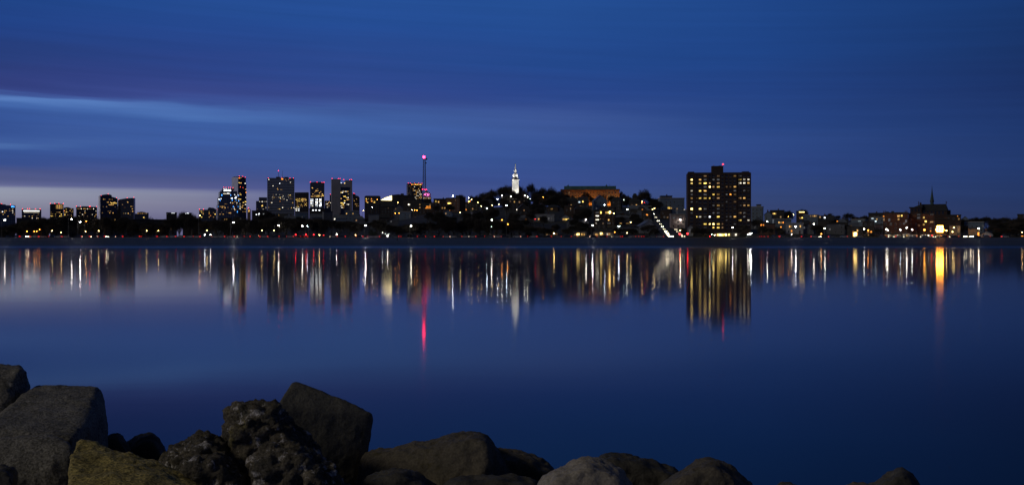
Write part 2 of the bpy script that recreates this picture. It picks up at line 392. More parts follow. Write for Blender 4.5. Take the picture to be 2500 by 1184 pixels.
def strip(name, pts, w, mat, z=0.02, parent=None, kind='structure'):
    """a sheet that follows the ground along a centre line"""
    m = MB(); L = len(pts); vs = []
    for k, (x, y) in enumerate(pts):
        x0, y0 = pts[max(0, k - 1)]; x1, y1 = pts[min(L - 1, k + 1)]
        d = Vector((x1 - x0, y1 - y0)).normalized(); nrm = Vector((-d.y, d.x))
        for s in (-1, 1):
            X, Y = x + nrm.x * s * w / 2, y + nrm.y * s * w / 2
            vs.append((X, Y, tz(X, Y) + z))
    m.add(vs, [(2 * k, 2 * k + 1, 2 * k + 3, 2 * k + 2) for k in range(L - 1)])
    o = m.build(name, mat); tag(o, kind=kind); return o
ASPH = surf('asphalt', (.05, .05, .052), .75, .3, .6, .1)
strip('road', [(x, 725) for x in range(-780, 781, 20)], 15.5, ASPH, .03)
strip('road_marking', [(x, 725) for x in range(-780, 781, 20)], .25, surf('road_paint', (.6, .55, .3), .7, .2, 1), .036)
# raised pavement with a kerb on the beach side
m = MB(); m.box(-800, 800, ROAD0 - 3, ROAD0 + 1, ZR - .2, ZR + .13); tag(m.build('pavement', surf('concrete_walk', (.30, .29, .27), .85, .25, .8)), kind='structure')
HS = [(104.5 + (135 - 104.5) * t, 733 + (1105 - 733) * t) for t in [k / 16 for k in range(17)]]
strip('hill_road', HS, 13, ASPH, .25)

# ---------------------------------------------------------------- water
def watermat():
    m, nt, out = newmat('still_water')
    tc = N(nt, 'ShaderNodeTexCoord')
    sp = N(nt, 'ShaderNodeSeparateXYZ'); nt.links.new(tc.outputs['Object'], sp.inputs[0])
    # wind-ruffled patches far out: low roughness near, ruffled lanes by the far beach
    mp = N(nt, 'ShaderNodeMapping'); mp.inputs['Scale'].default_value = (.0016, .022, 1); nt.links.new(tc.outputs['Object'], mp.inputs[0])
    nz = N(nt, 'ShaderNodeTexNoise'); nz.inputs['Scale'].default_value = 1.0; nz.inputs['Detail'].default_value = 3; nt.links.new(mp.outputs[0], nz.inputs['Vector'])
    rr = N(nt, 'ShaderNodeValToRGB'); nt.links.new(nz.outputs['Fac'], rr.inputs[0])
    rr.color_ramp.elements[0].position = .52; rr.color_ramp.elements[0].color = (0, 0, 0, 1); rr.color_ramp.elements[1].position = .60; rr.color_ramp.elements[1].color = (1, 1, 1, 1)
    fy = N(nt, 'ShaderNodeMapRange'); fy.inputs['From Min'].default_value = 500; fy.inputs['From Max'].default_value = 560; nt.links.new(sp.outputs['Y'], fy.inputs['Value'])
    mu = N(nt, 'ShaderNodeMath', operation='MULTIPLY'); nt.links.new(rr.outputs[0], mu.inputs[0]); nt.links.new(fy.outputs[0], mu.inputs[1])
    ro = N(nt, 'ShaderNodeMapRange'); ro.inputs['To Min'].default_value = WATER_ROUGH; ro.inputs['To Max'].default_value = .30; nt.links.new(mu.outputs[0], ro.inputs['Value'])
    b = N(nt, 'ShaderNodeBsdfPrincipled'); b.inputs['Base Color'].default_value = (.002, .005, .012, 1); b.inputs['IOR'].default_value = 1.13
    nt.links.new(ro.outputs[0], b.inputs['Roughness'])
    # slow swell
    w = N(nt, 'ShaderNodeMapping'); w.inputs['Scale'].default_value = (.05, .18, 1); nt.links.new(tc.outputs['Object'], w.inputs[0])
    n2 = N(nt, 'ShaderNodeTexNoise'); n2.inputs['Scale'].default_value = 1.0; n2.inputs['Detail'].default_value = 4; nt.links.new(w.outputs[0], n2.inputs['Vector'])
    bp = N(nt, 'ShaderNodeBump'); bp.inputs['Strength'].default_value = .02; bp.inputs['Distance'].default_value = .2
    nt.links.new(n2.outputs['Fac'], bp.inputs['Height']); nt.links.new(bp.outputs[0], b.inputs['Normal'])
    nt.links.new(b.outputs[0], out.inputs[0]); return m
WATER_ROUGH = .064
m = MB(); ys = [4, 20, 60, 150, 350, 560, 700]; xs = list(range(-3000, 3001, 500))
m.v = [(x, y, 0) for y in ys for x in xs]
for j in range(len(ys) - 1):
    for i in range(len(xs) - 1):
        k = j * len(xs) + i; m.f.append((k, k + 1, k + 1 + len(xs), k + len(xs))); m.m.append(0)
tag(m.build('water', watermat()), kind='structure')
# ---------------------------------------------------------------- windows and building helpers
FRAME = surf('window_frame', (.10, .10, .11), .6, .2, 2)
FRAMEW = surf('painted_frame', (.45, .45, .44), .6, .2, 2)
def glassmat():
    m, nt, out = newmat('dark_window_glass')
    b = N(nt, 'ShaderNodeBsdfPrincipled'); b.inputs['Base Color'].default_value = (.012, .015, .022, 1); b.inputs['Roughness'].default_value = .12
    nt.links.new(b.outputs[0], out.inputs[0]); return m
GLASS = glassmat()
WM = {}
def winmesh(kind, style):
    """one window, 1 x 1 m, standing 0.1 m deep: frame ring, reveal, pane, glazing bars"""
    key = (kind, style)
    if key in WM: return WM[key]
    pane = GLASS if kind == 'dark' else lit(kind)
    m = MB(); e = .05 if style == 'plain' else .09
    O = [(-.5, -.5), (.5, -.5), (.5, .5), (-.5, .5)]; I = [(-.5 + e, -.5 + e), (.5 - e, -.5 + e), (.5 - e, .5 - e), (-.5 + e, .5 - e)]
    vs = [(x, -.5, z) for x, z in O] + [(x, -.5, z) for x, z in I] + [(x, -.1, z) for x, z in I] + [(x, .5, z) for x, z in O]
    fs = []
    for i in range(4):
        j = (i + 1) % 4
        fs += [(i, j, j + 4, i + 4), (i + 4, j + 4, j + 8, i + 8), (i + 12, j + 12, j, i)]
    m.add(vs, fs, 0); m.add([(x, -.1, z) for x, z in I], [(0, 1, 2, 3)], 1)
    if style == 'sash': m.box(-.5 + e, .5 - e, -.42, -.12, -.03, .03, 0)
    if style == 'pair': m.box(-.03, .03, -.42, -.12, -.5 + e, .5 - e, 0)
    if style == 'triple':
        m.box(-.20, -.16, -.42, -.12, -.5 + e, .5 - e, 0); m.box(.16, .20, -.42, -.12, -.5 + e, .5 - e, 0)
    WM[key] = m.mesh('window_' + kind + '_' + style, [FRAMEW if style == 'sash' else FRAME, pane]); return WM[key]
def window(parent, x, y, z, w, h, kind='warm', style='plain', d=.16, name='window', rz=0):
    o = link(name, winmesh(kind, style), parent)
    o.location = (x, y, z); o.scale = (w, d, h); o.rotation_euler = (0, 0, rz)
    return o
class Bld:
    """a building whose front faces the camera (turned by phi); photograph pixels map to its front face"""
    def __init__(s, name, label, cat, px0, px1, Y, phi=0, base=None, group=None):
        s.pc = (px0 + px1) / 2; s.Y = Y; s.X = PX(s.pc, Y); s.a = atan2(s.X, Y); s.phi = phi
        s.k = Y * cos(s.a) / F / cos(phi); s.w = (px1 - px0) * s.k
        s.base = (tz(s.X, Y) - .8) if base is None else base
        s.root = thing(name, cat, (s.X, Y, s.base), -s.a + phi, group, label)
    def x(s, px): return (px - s.pc) * s.k
    def z(s, py): return PZ(py, s.Y) - s.base
    def part(s, mb, name, mats, parent=None, smooth=False): return mb.build(name, mats, parent or s.root, smooth)
    def outline(s, pts, d, name, mats, y0=0, parent=None):
        """pts in photograph pixels; None as row = the ground"""
        m = MB(); m.prism([(s.x(p), 0 if q is None else s.z(q)) for p, q in pts], y0, y0 + d)
        return m.build(name, mats, parent or s.root)
    def box(s, px0, px1, py0, py1, y0, y1, name, mats, parent=None):
        m = MB(); m.box(s.x(px0), s.x(px1), y0, y1, 0 if py1 is None else s.z(py1), s.z(py0)); return m.build(name, mats, parent or s.root)
    def win(s, px, py, w, h, kind, style='plain', y=0.0, d=.3): return window(s.root, s.x(px), y, s.z(py), w, h, kind, style, d)
    def winpx(s, px, py, wp, hp, kind, style='plain', y=0.0, d=.3): return window(s.root, s.x(px), y, s.z(py), wp * s.k, hp * s.Y / F, kind, style, d)
    def beacon(s, px, py, r=1.1, mat='r', y=1.0):
        if s.Y > 1000: r *= .48
        m = MB(); m.tube((0, 0, -2.2 * r), (0, 0, -.6 * r), .25 * r, .25 * r, 6, 0); m.ball((0, 0, 0), r, 8, 1)
        o = m.build('beacon', [FRAME, lamp(mat)], s.root); o.location = (s.x(px), y, s.z(py)); return o

RB = random.Random(5)
def scatter(B, x0, x1, y0, y1, nx, ny, prob, kinds, wp=None, hp=None, style='plain', y=0.0, rng=RB):
    """lit panes on a regular grid of window places, some of them lit"""
    n = 0
    for j in range(ny):
        for i in range(nx):
            if rng.random() > prob or n > 95: continue
            px = x0 + (x1 - x0) * (i + .5) / nx; py = y0 + (y1 - y0) * (j + .5) / ny
            B.winpx(px, py, wp or (x1 - x0) / nx * .7, hp or (y1 - y0) / ny * .5, rng.choice(kinds), style, y, .4); n += 1
# ---------------------------------------------------------------- the downtown towers (3 to 4 km away)
F_GREY = facade('grey_band_facade', (.36, .40, .50), (.05, .06, .10), 3.2, 7.5, .45, .25)
F_DARK = facade('dark_glass_facade', (.14, .145, .19), (.035, .04, .065), 3.5, 4.2, .3, .15)
F_BLUE = facade('blue_glass_facade', (.20, .23, .32), (.05, .08, .15), 4.0, 4.2, .28, .12)
F_PALE = surf('pale_panel_wall', (.50, .48, .50), .55, .12, .06)
F_BRN = facade('brown_office_facade', (.09, .07, .06), (.02, .025, .04), 4.5, 4.0, .4, .2)
def mirrormat():
    m, nt, out = newmat('silver_glass_skin')
    tc = N(nt, 'ShaderNodeTexCoord'); nz = N(nt, 'ShaderNodeTexNoise'); nz.inputs['Scale'].default_value = .08; nt.links.new(tc.outputs['Object'], nz.inputs['Vector'])
    b = N(nt, 'ShaderNodeBsdfPrincipled'); b.inputs['Base Color'].default_value = (.75, .72, .70, 1); b.inputs['Metallic'].default_value = .9
    mr = N(nt, 'ShaderNodeMapRange'); mr.inputs['To Min'].default_value = .15; mr.inputs['To Max'].default_value = .5; nt.links.new(nz.outputs['Fac'], mr.inputs[0]); nt.links.new(mr.outputs[0], b.inputs['Roughness'])
    nt.links.new(b.outputs[0], out.inputs[0]); return m
MIRROR = mirrormat()
ROOFM = surf('roof_membrane', (.08, .085, .09), .85, .3, .2)

def roofbox(B, px0, px1, py0, py1, y0=4, y1=12, mat=None): return B.box(px0, px1, py0, py1, y0, y1, 'roof_plant', mat or ROOFM)

def downtown():
    T = 'office tower'
    # A
    B = Bld('office_building', 'dark blue office block with a blue lit corner, at the far end of the skyline', T, -24, 38, 3000)
    B.outline([(-24, None), (-24, 499), (14, 499), (14, 501), (38, 501), (38, None)], 45, 'wall', F_BLUE); roofbox(B, -6, 6, 497, 499.2)
    B.winpx(31.5, 504.5, 9, 3.2, 'blue'); B.winpx(6, 517, 3, 2.5, 'ice'); B.winpx(12, 537, 6, 4, 'ice')
    scatter(B, -2, 37, 508, 530, 10, 5, .25, ['warm', 'dim', 'white'], 2, 1.4); B.beacon(4, 497.5); B.beacon(25.5, 499)
    # B
    B = Bld('office_building', 'low block crowned by a bright white band under a row of red lights', T, 53, 101, 2900)
    B.outline([(53, None), (53, 512), (101, 512), (101, None)], 40, 'wall', F_DARK); B.box(54, 100, 510.8, 512.6, 1, 30, 'roof', ROOFM)
    B.winpx(77, 515, 44, 2.2, 'ice'); B.winpx(77, 518.4, 42, 1.0, 'white')
    for p in (55, 67, 72, 87, 98): B.beacon(p, 510)
    scatter(B, 55, 99, 521, 535, 12, 3, .35, ['dim', 'warm', 'white'], 2, 1.2)
    # C
    B = Bld('office_building', 'narrow block with its right half all yellow lit, two red lights on top', T, 122, 155, 3000)
    B.outline([(122, None), (122, 498), (155, 498), (155, None)], 35, 'wall', F_BRN); roofbox(B, 134, 146, 496.6, 498.3)
    for i in range(8): B.winpx(135.5 + i * 2.5, 505, 1.5, 11, 'dim' if i % 3 == 0 else 'warm')
    scatter(B, 123, 155, 516, 530, 9, 3, .6, ['warm', 'yel', 'dim'], 2, 1.4)
    for p in (123, 134, 144, 154.5): B.beacon(p, 497)
    # C2
    B = Bld('office_building', 'small yellow-windowed block joined to the right of the yellow-lit narrow one', T, 155.5, 180, 2950)
    B.outline([(155.5, None), (155.5, 507), (172, 507), (172, 508.5), (180, 508.5), (180, None)], 30, 'wall', F_BRN); roofbox(B, 160, 168, 505.8, 507.3)
    scatter(B, 157, 179, 509, 530, 7, 6, .5, ['warm', 'yel', 'dim'], 2, 1.6); B.winpx(148 + 9, 515, 2, 2, 'orange')
    # D
    B = Bld('office_building', 'low wide block with two rows of lit windows and a big red rooftop light', T, 186, 237, 3050)
    B.outline([(186, None), (186, 505), (237, 505), (237, None)], 40, 'wall', F_BRN); roofbox(B, 200, 222, 503.8, 505.3)
    scatter(B, 188, 236, 508, 512, 16, 1, .85, ['warm', 'white', 'dim'], 1.8, 1.7); scatter(B, 188, 236, 513.5, 530, 16, 4, .3, ['warm', 'dim', 'white'], 1.8, 1.5)
    for p, r in ((187, 1), (196, 1), (219, 2.2), (236, 1)): B.beacon(p, 504, r)
    # E
    B = Bld('office_tower', 'dark tower with a curved top and a pale left edge, rows of yellow windows', T, 245, 287, 3300, radians(14))
    B.outline([(245, None), (245, 479), (250, 477), (256, 475.2), (263, 474.3), (269, 475), (273, 477), (273, 480.5), (280, 482), (286, 484), (287, 485), (287, None)], 20, 'wall', F_DARK)
    m = MB(); m.box(B.x(245) - .5, B.x(245) - .1, 0, 20, 0, B.z(479)); B.part(m, 'side_panel', MIRROR)
    for y, ps, k in ((487, (253, 256, 267, 270, 274), 'warm'), (494, (262, 264, 270, 277, 280), 'warm'), (496, (272, 275, 278, 281, 284), 'yel'), (500, (266, 269, 272, 276), 'warm'), (516, (264, 267, 270), 'dim'), (520, (250, 268, 276), 'warm'), (505, (252, 260, 281), 'dim')):
        for p in ps: B.winpx(p, y, 2.4, 1.7, k)
    for p, q in ((247, 477.6), (254, 479.4), (264, 473.4), (285, 482.5)): B.beacon(p, q, .9)
    # E2
    B = Bld('office_tower', 'dark tower with a roof slanting up to the right, beside the curved-top tower', T, 287.8, 327, 3350, radians(-6))
    B.outline([(287.8, None), (287.8, 488), (309, 484), (327, 483.2), (327, None)], 40, 'wall', F_DARK)
    for p, q, k in ((312, 494, 'warm'), (311, 493.5, 'dim'), (320, 504, 'warm'), (324, 504, 'dim'), (323, 510, 'warm'), (320, 516, 'dim'), (302, 521, 'warm'), (307, 521, 'white'), (313, 521, 'warm'), (318, 524, 'dim'), (299, 500, 'dim'), (305, 507, 'dim'), (324, 516, 'warm')): B.winpx(p, q, 2.4, 1.8, k)
    B.beacon(310.5, 483, 1); B.beacon(326.5, 482, 1); B.beacon(290, 487.4, .8)
    # F
    B = Bld('office_building', 'low dark block with one row of dotted lights, right of the slanting tower', T, 328, 363, 3100)
    B.outline([(328, None), (328, 522), (335, 522), (335, 518), (355, 518), (355, 519.5), (363, 519.5), (363, None)], 30, 'wall', F_DARK)
    for p in (336, 339, 344, 348, 352, 357): B.winpx(p, 521.2, 1.6, 1.3, 'warm')
    B.winpx(351, 531, 3, 2.2, 'yel'); roofbox(B, 341, 350, 517, 518.3)
    # G stepped tower with blue accents
    B = Bld('office_tower', 'stepped tower with white lit crown and blue light strips at its setbacks', T, 532, 583, 2500, radians(6))
    B.outline([(532, None), (532, 500), (534, 500), (534, 482), (537, 482), (537, 468.5), (541, 468.5), (541, 464.5), (569, 464.5), (569, 467), (579, 467), (579, 480), (581, 482), (583, 505), (583, None)], 32, 'wall', F_BLUE)
    m = MB()
    for i in range(8): m.box(B.x(545 + i * 3) - .35, B.x(545 + i * 3) + .35, 1, 1.7, B.z(464.5), B.z(458.5))
    m.box(B.x(545), B.x(567), 1, 1.7, B.z(461), B.z(460)); m.box(B.x(544), B.x(573), 8, 20, B.z(464.4), B.z(460)); B.part(m, 'crown', surf('crown_metal', (.5, .5, .5), .4, .1, 1))
    B.winpx(555, 465.6, 20, 2.6, 'ice', y=-.1); B.winpx(553.5, 473.3, 19, 1.5, 'white'); B.winpx(557, 472.4, 5, 1.6, 'ice')
    for p in (547, 552, 557, 562): B.winpx(p, 461.8, .9, 3, 'ice', y=.9)
    for p, q, h in ((541.6, 476.6, 4), (563.3, 476.6, 4.2), (537.5, 489.5, 3), (567, 489, 4), (576.5, 489, 3.2), (532.8, 504.4, 3.2), (569.6, 504.5, 4), (581.3, 504.5, 4), (579.5, 517, 4.4), (530, 517, 3), (582.5, 477, 3.4), (582.8, 490, 3.6), (586.6, 518, 3)):
        if 532 <= p <= 583: B.winpx(p, q, 1.5, h, 'blue', y=-.1)
    for p, q, w in ((535, 486.8, 3), (539.6, 485.6, 3.2), (566, 484.2, 5), (575, 483.5, 4), (576.4, 480.3, 3), (573, 475.3, 1.6), (581, 476, 2)): B.winpx(p, q, w, 2.6, 'ice')
    for p, q in ((549.6, 498.4), (553.4, 498.2), (537, 504.6), (540, 504.6), (544, 504.6), (548, 504.8), (542.6, 507.6), (549.6, 507.6), (573.6, 492.2), (568, 495.7), (537, 523.3), (545, 523.2), (559.6, 520), (563, 520.2), (574, 512)): B.winpx(p, q, 2.6, 1.4, 'warm')
    scatter(B, 536, 580, 493, 528, 14, 9, .16, ['dim', 'white', 'faint'], 1.6, 1.3)
    for p in (546, 552, 558, 563, 569): B.beacon(p, 457.8, .8)
    # H glass tower with a white face
    B = Bld('glass_tower', 'tallest slim glass tower with a shining white left face and dark right face', T, 581.5, 600.5, 2600, radians(35))
    sd_ = 15.5 * 2600 * cos(B.a) / F / sin(radians(35))
    B.outline([(581.5, None), (581.5, 433.5), (590, 432), (600.5, 433.8), (600.5, None)], sd_, 'wall', F_DARK)
    B.outline([(600.5, None), (600.5, 446), (603.5, 446), (603.5, None)], sd_ * .7, 'side_wing', F_DARK, y0=3)
    m = MB(); m.prism([(0, 0), (sd_, 0), (sd_, B.z(432.4)), (0, B.z(433.3))], 0, .35)
    o = m.build('glass_skin', MIRROR, B.root); o.rotation_euler = (0, 0, radians(90)); o.location = (B.x(581.5) - .05, 0, 0)
    B.box(583, 599, 431.2, 433.6, 4, sd_ - 4, 'roof_plant', ROOFM)
    B.winpx(584, 435.4, 4, 1.3, 'orange'); B.winpx(588, 434.4, 3, 1, 'warm')
    for p, q, w, k in ((587, 447.3, 7, 'warm'), (584, 447, 3, 'yel'), (598.6, 447.8, 2.6, 'white'), (586.7, 457, 1.4, 'redw'), (593, 458.3, 1.4, 'redw'), (600, 462, 3, 'warm'), (600.4, 469.6, 3, 'orange'), (586, 472.3, 2, 'warm'), (587, 475.3, 5, 'yel'), (600, 482, 2, 'white'), (585, 486.8, 8, 'yel'),
                       (599.6, 492.4, 4.5, 'yel'), (594, 494.6, 3.4, 'yel'), (585.6, 497.4, 2.6, 'white'), (599.4, 499.4, 3.4, 'white'), (592.6, 502, 4, 'warm'), (586, 501.5, 2.4, 'white'), (586, 504.6, 2.4, 'white'), (591, 506.5, 4, 'warm'), (586, 509.5, 3, 'white'), (598, 509.6, 2.6, 'warm'), (598.8, 516.6, 3, 'yel'), (593, 517, 2, 'warm'), (587, 513, 2, 'dim'), (585, 491, 2, 'dim')):
        B.winpx(p, q, w, 1.6, k, y=-.1)
    for p, q in ((566 + 34, 432.6), (585, 430.8), (593, 431)): B.beacon(p, q, .8)
    # I
    B = Bld('office_building', 'low dark block with two red roof lights, just left of the blue-accented tower', T, 486, 528, 2700)
    B.outline([(486, None), (486, 512), (507, 512), (507, 509), (520, 507), (528, 511), (528, None)], 30, 'wall', F_DARK); B.beacon(487, 511); B.beacon(497, 511); B.beacon(518, 511); roofbox(B, 509, 516, 506.5, 509)
    scatter(B, 487, 527, 514, 532, 11, 5, .26, ['warm', 'yel', 'orange', 'dim'], 2.2, 1.5)
    # orange small
    B = Bld('office_building', 'tiny warm-lit block with a red light, right of the slim glass tower', T, 603.8, 612, 2400)
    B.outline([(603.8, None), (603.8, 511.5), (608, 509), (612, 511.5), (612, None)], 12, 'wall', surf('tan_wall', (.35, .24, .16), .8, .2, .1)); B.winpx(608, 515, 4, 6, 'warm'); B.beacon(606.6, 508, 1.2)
    # J
    B = Bld('office_building', 'dark stepped block against the left side of the broad grey slab tower', T, 625, 652, 3100)
    B.outline([(625, None), (625, 491), (632, 491), (632, 482), (652, 482), (652, None)], 30, 'wall', F_DARK)
    for p, w in ((634, 1.6), (640, 2.4), (645, 1.6), (650, 4)): B.winpx(p, 492.4, w, 1.3, 'white')
    B.winpx(640, 503, 4, 1.6, 'yel'); B.winpx(641, 500.6, 1.6, 1.4, 'warm'); scatter(B, 627, 651, 505, 520, 7, 4, .18, ['dim', 'white'], 1.6, 1.2)
    # K grey slab
    B = Bld('office_tower', 'broad grey banded slab tower with two masts and small scattered lit windows', T, 652.5, 719, 3300)
    B.outline([(652.5, None), (652.5, 436), (719, 436), (719, None)], 45, 'wall', F_GREY); B.box(653.5, 718, 434.8, 436.2, 1, 44, 'parapet', ROOFM)
    m = MB(); m.tube((B.x(680), 10, B.z(435)), (B.x(680), 10, B.z(418)), .7, .35, 6); m.tube((B.x(689.5), 12, B.z(435)), (B.x(689.5), 12, B.z(415)), .5, .2, 6); B.part(m, 'mast', FRAME)
    m = MB(); m.box(B.x(674), B.x(684), 8, 20, B.z(435), B.z(431.6)); m.box(B.x(694), B.x(704), 8, 18, B.z(435), B.z(432)); m.box(B.x(688), B.x(692), 8, 14, B.z(435), B.z(432.6)); B.part(m, 'roof_plant', ROOFM)
    B.beacon(680, 417, 1.5, 'p'); B.winpx(689, 437.5, 4.5, 2.6, 'orange'); B.beacon(688.5, 434, .9)
    for p in (655, 708, 716.5): B.beacon(p, 435, 1.1)
    for p, q, k in ((683, 448, 'ice'), (656.5, 438.8, 'white'), (666.6, 454.3, 'white'), (709.3, 445, 'white'), (677.4, 460.6, 'warm'), (678.6, 463.4, 'warm'), (688, 463.3, 'dim'), (685.4, 463.3, 'dim'), (708.5, 476.4, 'yel'), (669, 482.4, 'yel'), (684, 482.2, 'yel'), (693.4, 485.6, 'white'), (683.6, 491.6, 'orange'), (663.6, 495, 'white'), (661, 495, 'dim'), (700.6, 488.6, 'white'), (714.6, 495, 'warm'), (679.6, 510.4, 'warm'), (683, 510.4, 'yel'), (656, 507.4, 'dim'), (690, 507, 'white'), (711.6, 507.4, 'warm'), (717.6, 507.4, 'white'), (704.4, 438.4, 'dim'), (697.4, 438.4, 'dim'), (699.4, 441.4, 'dim')): B.winpx(p, q, 2.0, 1.5, k, y=-.1)
    scatter(B, 662, 714, 474, 490, 24, 5, .40, ['dim', 'dim', 'faint', 'white'], 1.1, .9)
    scatter(B, 686, 716, 446, 450, 14, 1, .6, ['faint', 'dim'], 1.2, .9); scatter(B, 654, 718, 492, 512, 20, 4, .16, ['dim', 'faint'], 1.2, .9)
    # L
    B = Bld('office_building', 'dark flat-topped block with a yellow-lit middle, right of the grey slab', T, 719.5, 754, 3200)
    B.outline([(719.5, None), (719.5, 470), (752, 469.5), (754, 471), (754, None)], 35, 'wall', F_BRN)
    scatter(B, 722, 748, 484, 493, 12, 3, .8, ['warm', 'yel', 'dim'], 1.8, 1.5); scatter(B, 722, 752, 495, 506, 12, 4, .35, ['warm', 'dim', 'yel'], 1.6, 1.5); scatter(B, 716 + 4, 733, 505, 516, 6, 3, .7, ['white', 'ice'], 2, 1.5)
    # M
    B = Bld('office_tower', 'dark tower with dazzling white lower floors and three red roof lights', T, 757, 792, 2900)
    B.outline([(757, None), (757, 446.5), (759, 445.5), (791, 445.5), (792, 447), (792, None)], 38, 'wall', F_DARK); roofbox(B, 766, 784, 444.3, 445.8)
    for p in (757.6, 773.8, 786, 791): B.beacon(p, 445, 1.0)
    for p, q in ((763, 459.5), (762, 458.6), (772, 465.6), (776, 466), (783, 468.4), (768, 470), (771, 467.4), (780, 471), (764, 474), (787, 474), (775, 462)): B.winpx(p, q, 2.4, 1.6, 'warm')
    scatter(B, 759, 791, 476.5, 481, 12, 2, .6, ['warm', 'yel', 'dim'], 2, 1.4)
    for c in (759.5, 763.5, 771.5, 774.5, 780.5, 783.5):
        for r in range(6): B.winpx(c, 486.8 + r * 3.3, 2.1, 2.0, RB.choice(['ice', 'white', 'ice']))
    # small behind
    B = Bld('office_building', 'low block dotted with white windows between the two dark tall towers', T, 792.5, 809, 3400)
    B.outline([(792.5, None), (792.5, 490), (805, 490), (805, 475), (809, 475), (809, None)], 25, 'wall', F_DARK); scatter(B, 793, 808, 491, 508, 6, 6, .4, ['dim', 'white', 'warm'], 1.6, 1.3); B.beacon(806.6, 474.2, .9)
    # N notched pale tower
    B = Bld('office_tower', 'pale concrete tower with a notched top, blank left shaft and recessed lit offices', T, 809.5, 860, 3000, radians(3))
    B.outline([(809.5, None), (809.5, 437.5), (831.5, 437.5), (831.5, None)], 26, 'wall', F_PALE)
    B.outline([(855, None), (855, 439.5), (860, 439.5), (860, None)], 26, 'wall', F_PALE)
    B.outline([(831.5, 457), (831.5, 447.5), (839, 447.5), (839, 448.8), (843, 448.8), (843, 440.5), (855, 440.5), (855, 457)], 24, 'crossbeam', F_PALE, y0=.3)
    B.outline([(831.5, None), (831.5, 456.8), (855, 456.8), (855, None)], 18, 'office_floors', F_DARK, y0=4)
    for p in (811, 826, 830, 839, 854, 858.6): B.beacon(p, 436.3 if p < 832 else 438.8, 1.1)
    B.winpx(833, 446.8, 1.6, 1.4, 'ice', y=.2); B.winpx(841.5, 447.4, 2.4, 1.6, 'yel', y=.2)
    for q, ps in ((467.5, (834, 838, 842, 845, 849)), (470.3, (833, 836)), (479.6, (840, 843)), (482.4, (846, 850)), (487.4, (848, 851)), (490.5, (842,)), (495.5, (833, 836, 841)), (499, (834, 838, 848, 851)), (503, (833, 836, 840)), (507, (835, 839)), (474, (851,)), (485, (833,))):
        for p in ps: B.winpx(p, q, 3.0, 1.8, RB.choice(['warm', 'yel', 'white']), y=3.9)
    # O
    B = Bld('office_building', 'dark stub of a block behind the right leg of the pale notched tower', T, 860.5, 878, 3300)
    B.outline([(860.5, None), (860.5, 473), (868, 473), (868, 477), (875, 479), (878, 483), (878, None)], 25, 'wall', F_BRN); B.beacon(864, 472.4, 1.2); B.beacon(866.4, 473, .8); scatter(B, 861, 877, 484, 505, 6, 5, .12, ['dim', 'warm'], 1.6, 1.3)
    # P
    B = Bld('office_building', 'long dark low-rise with lit windows left of the glowing wedge roof', 'building', 890, 929, 2000)
    B.outline([(890, None), (890, 479.5), (894, 478), (926, 478), (929, 480), (929, None)], 40, 'wall', F_BRN)
    scatter(B, 893, 916, 484, 496, 9, 4, .38, ['warm', 'orange', 'dim', 'yel'], 2, 1.7)
    # wedge
    B = Bld('convention_hall', 'long dark hall whose wedge-shaped glazed end glows bright yellow', 'hall', 929, 1010, 1900)
    B.outline([(929, None), (929, 489.5), (957, 478), (957, 476), (972, 474.5), (999, 477.5), (1010, 481), (1010, None)], 60, 'wall', surf('dark_roofing', (.05, .05, .055), .8, .3, .1))
    B.box(978.5, 986, 472, 475.2, 8, 18, 'roof_plant', ROOFM)
    m = MB(); m.prism([(B.x(929.5), B.z(489)), (B.x(956.5), B.z(489.8)), (B.x(956.5), B.z(478)), (B.x(941), B.z(483))], -.5, -.1); B.part(m, 'glazed_end', litmat('lit_wedge', (1, .78, .32), 5.0, .1))
    m = MB()
    for i in range(6): m.box(B.x(931 + i * 4.8) - .15, B.x(931 + i * 4.8) + .15, -.56, -.5, B.z(489.3), B.z(488.5 - i * 1.9))
    B.part(m, 'mullion', FRAME)
    # Q
    B = Bld('office_tower', 'square tower with a ring of warm lights under its roof, left of the lattice mast', T, 996, 1031, 2700, radians(8))
    B.outline([(996, None), (996, 448), (1031, 448), (1031, None)], 26, 'wall', F_BRN); roofbox(B, 1006, 1020, 446.8, 448.3)
    for i in range(9): B.winpx(1005.5 + i * 2.9, 450.8, 1.7, 2.4, 'yel' if i % 2 else 'orange')
    for q, ps in ((465.4, (1009, 1012, 1015, 1020, 1024)), (470, (1017, 1020, 1023, 1026)), (474.6, (1012, 1016, 1025, 1028)), (478, (1018, 1021, 1027)), (482, (1014, 1017, 1024, 1028)), (461, (1009, 1022)), (486, (1016, 1020, 1027)), (456.5, (1012, 1026))):
        for p in ps: B.winpx(p, q, 2.1, 1.4, RB.choice(['warm', 'white', 'warm']))
    scatter(B, 997.5, 1004, 453, 488, 3, 10, .5, ['faint', 'dim'], 1, 1.8)
    for p in (997, 1002, 1012, 1022, 1030.4): B.beacon(p, 447.2, .7)
    # S pink dome
    Y = 2300
    X = PX(1041.5, Y); zb = tz(X, Y); k = Y / F
    R = thing('domed_hall', 'hall', (X, Y, zb), 0, None, 'round hall with self-glowing pink drum and conical roof below the lattice mast')
    z = lambda py: PZ(py, Y) - zb
    m = MB(); m.lathe([(11.5 * k, 0), (11.5 * k, z(482)), (10.6 * k, z(481.6))], 24); m.build('base', F_BRN, R)
    m = MB(); m.lathe([(9.6 * k, z(481.6)), (9.6 * k, z(473.8))], 24); m.build('drum', litmat('drum_painted_glow', (1, .30, .72), .32, .1), R)  # emission on the drum stands in for pink floodlighting
    m = MB()
    for i in range(24):
        a = 2 * pi * i / 24; c = (9.75 * k * cos(a), 9.75 * k * sin(a)); m.box(c[0] - .35, c[0] + .35, c[1] - .35, c[1] + .35, z(481.6), z(473.8))
    m.build('pier', surf('pink_stone', (.5, .35, .42), .7, .2, .3), R)
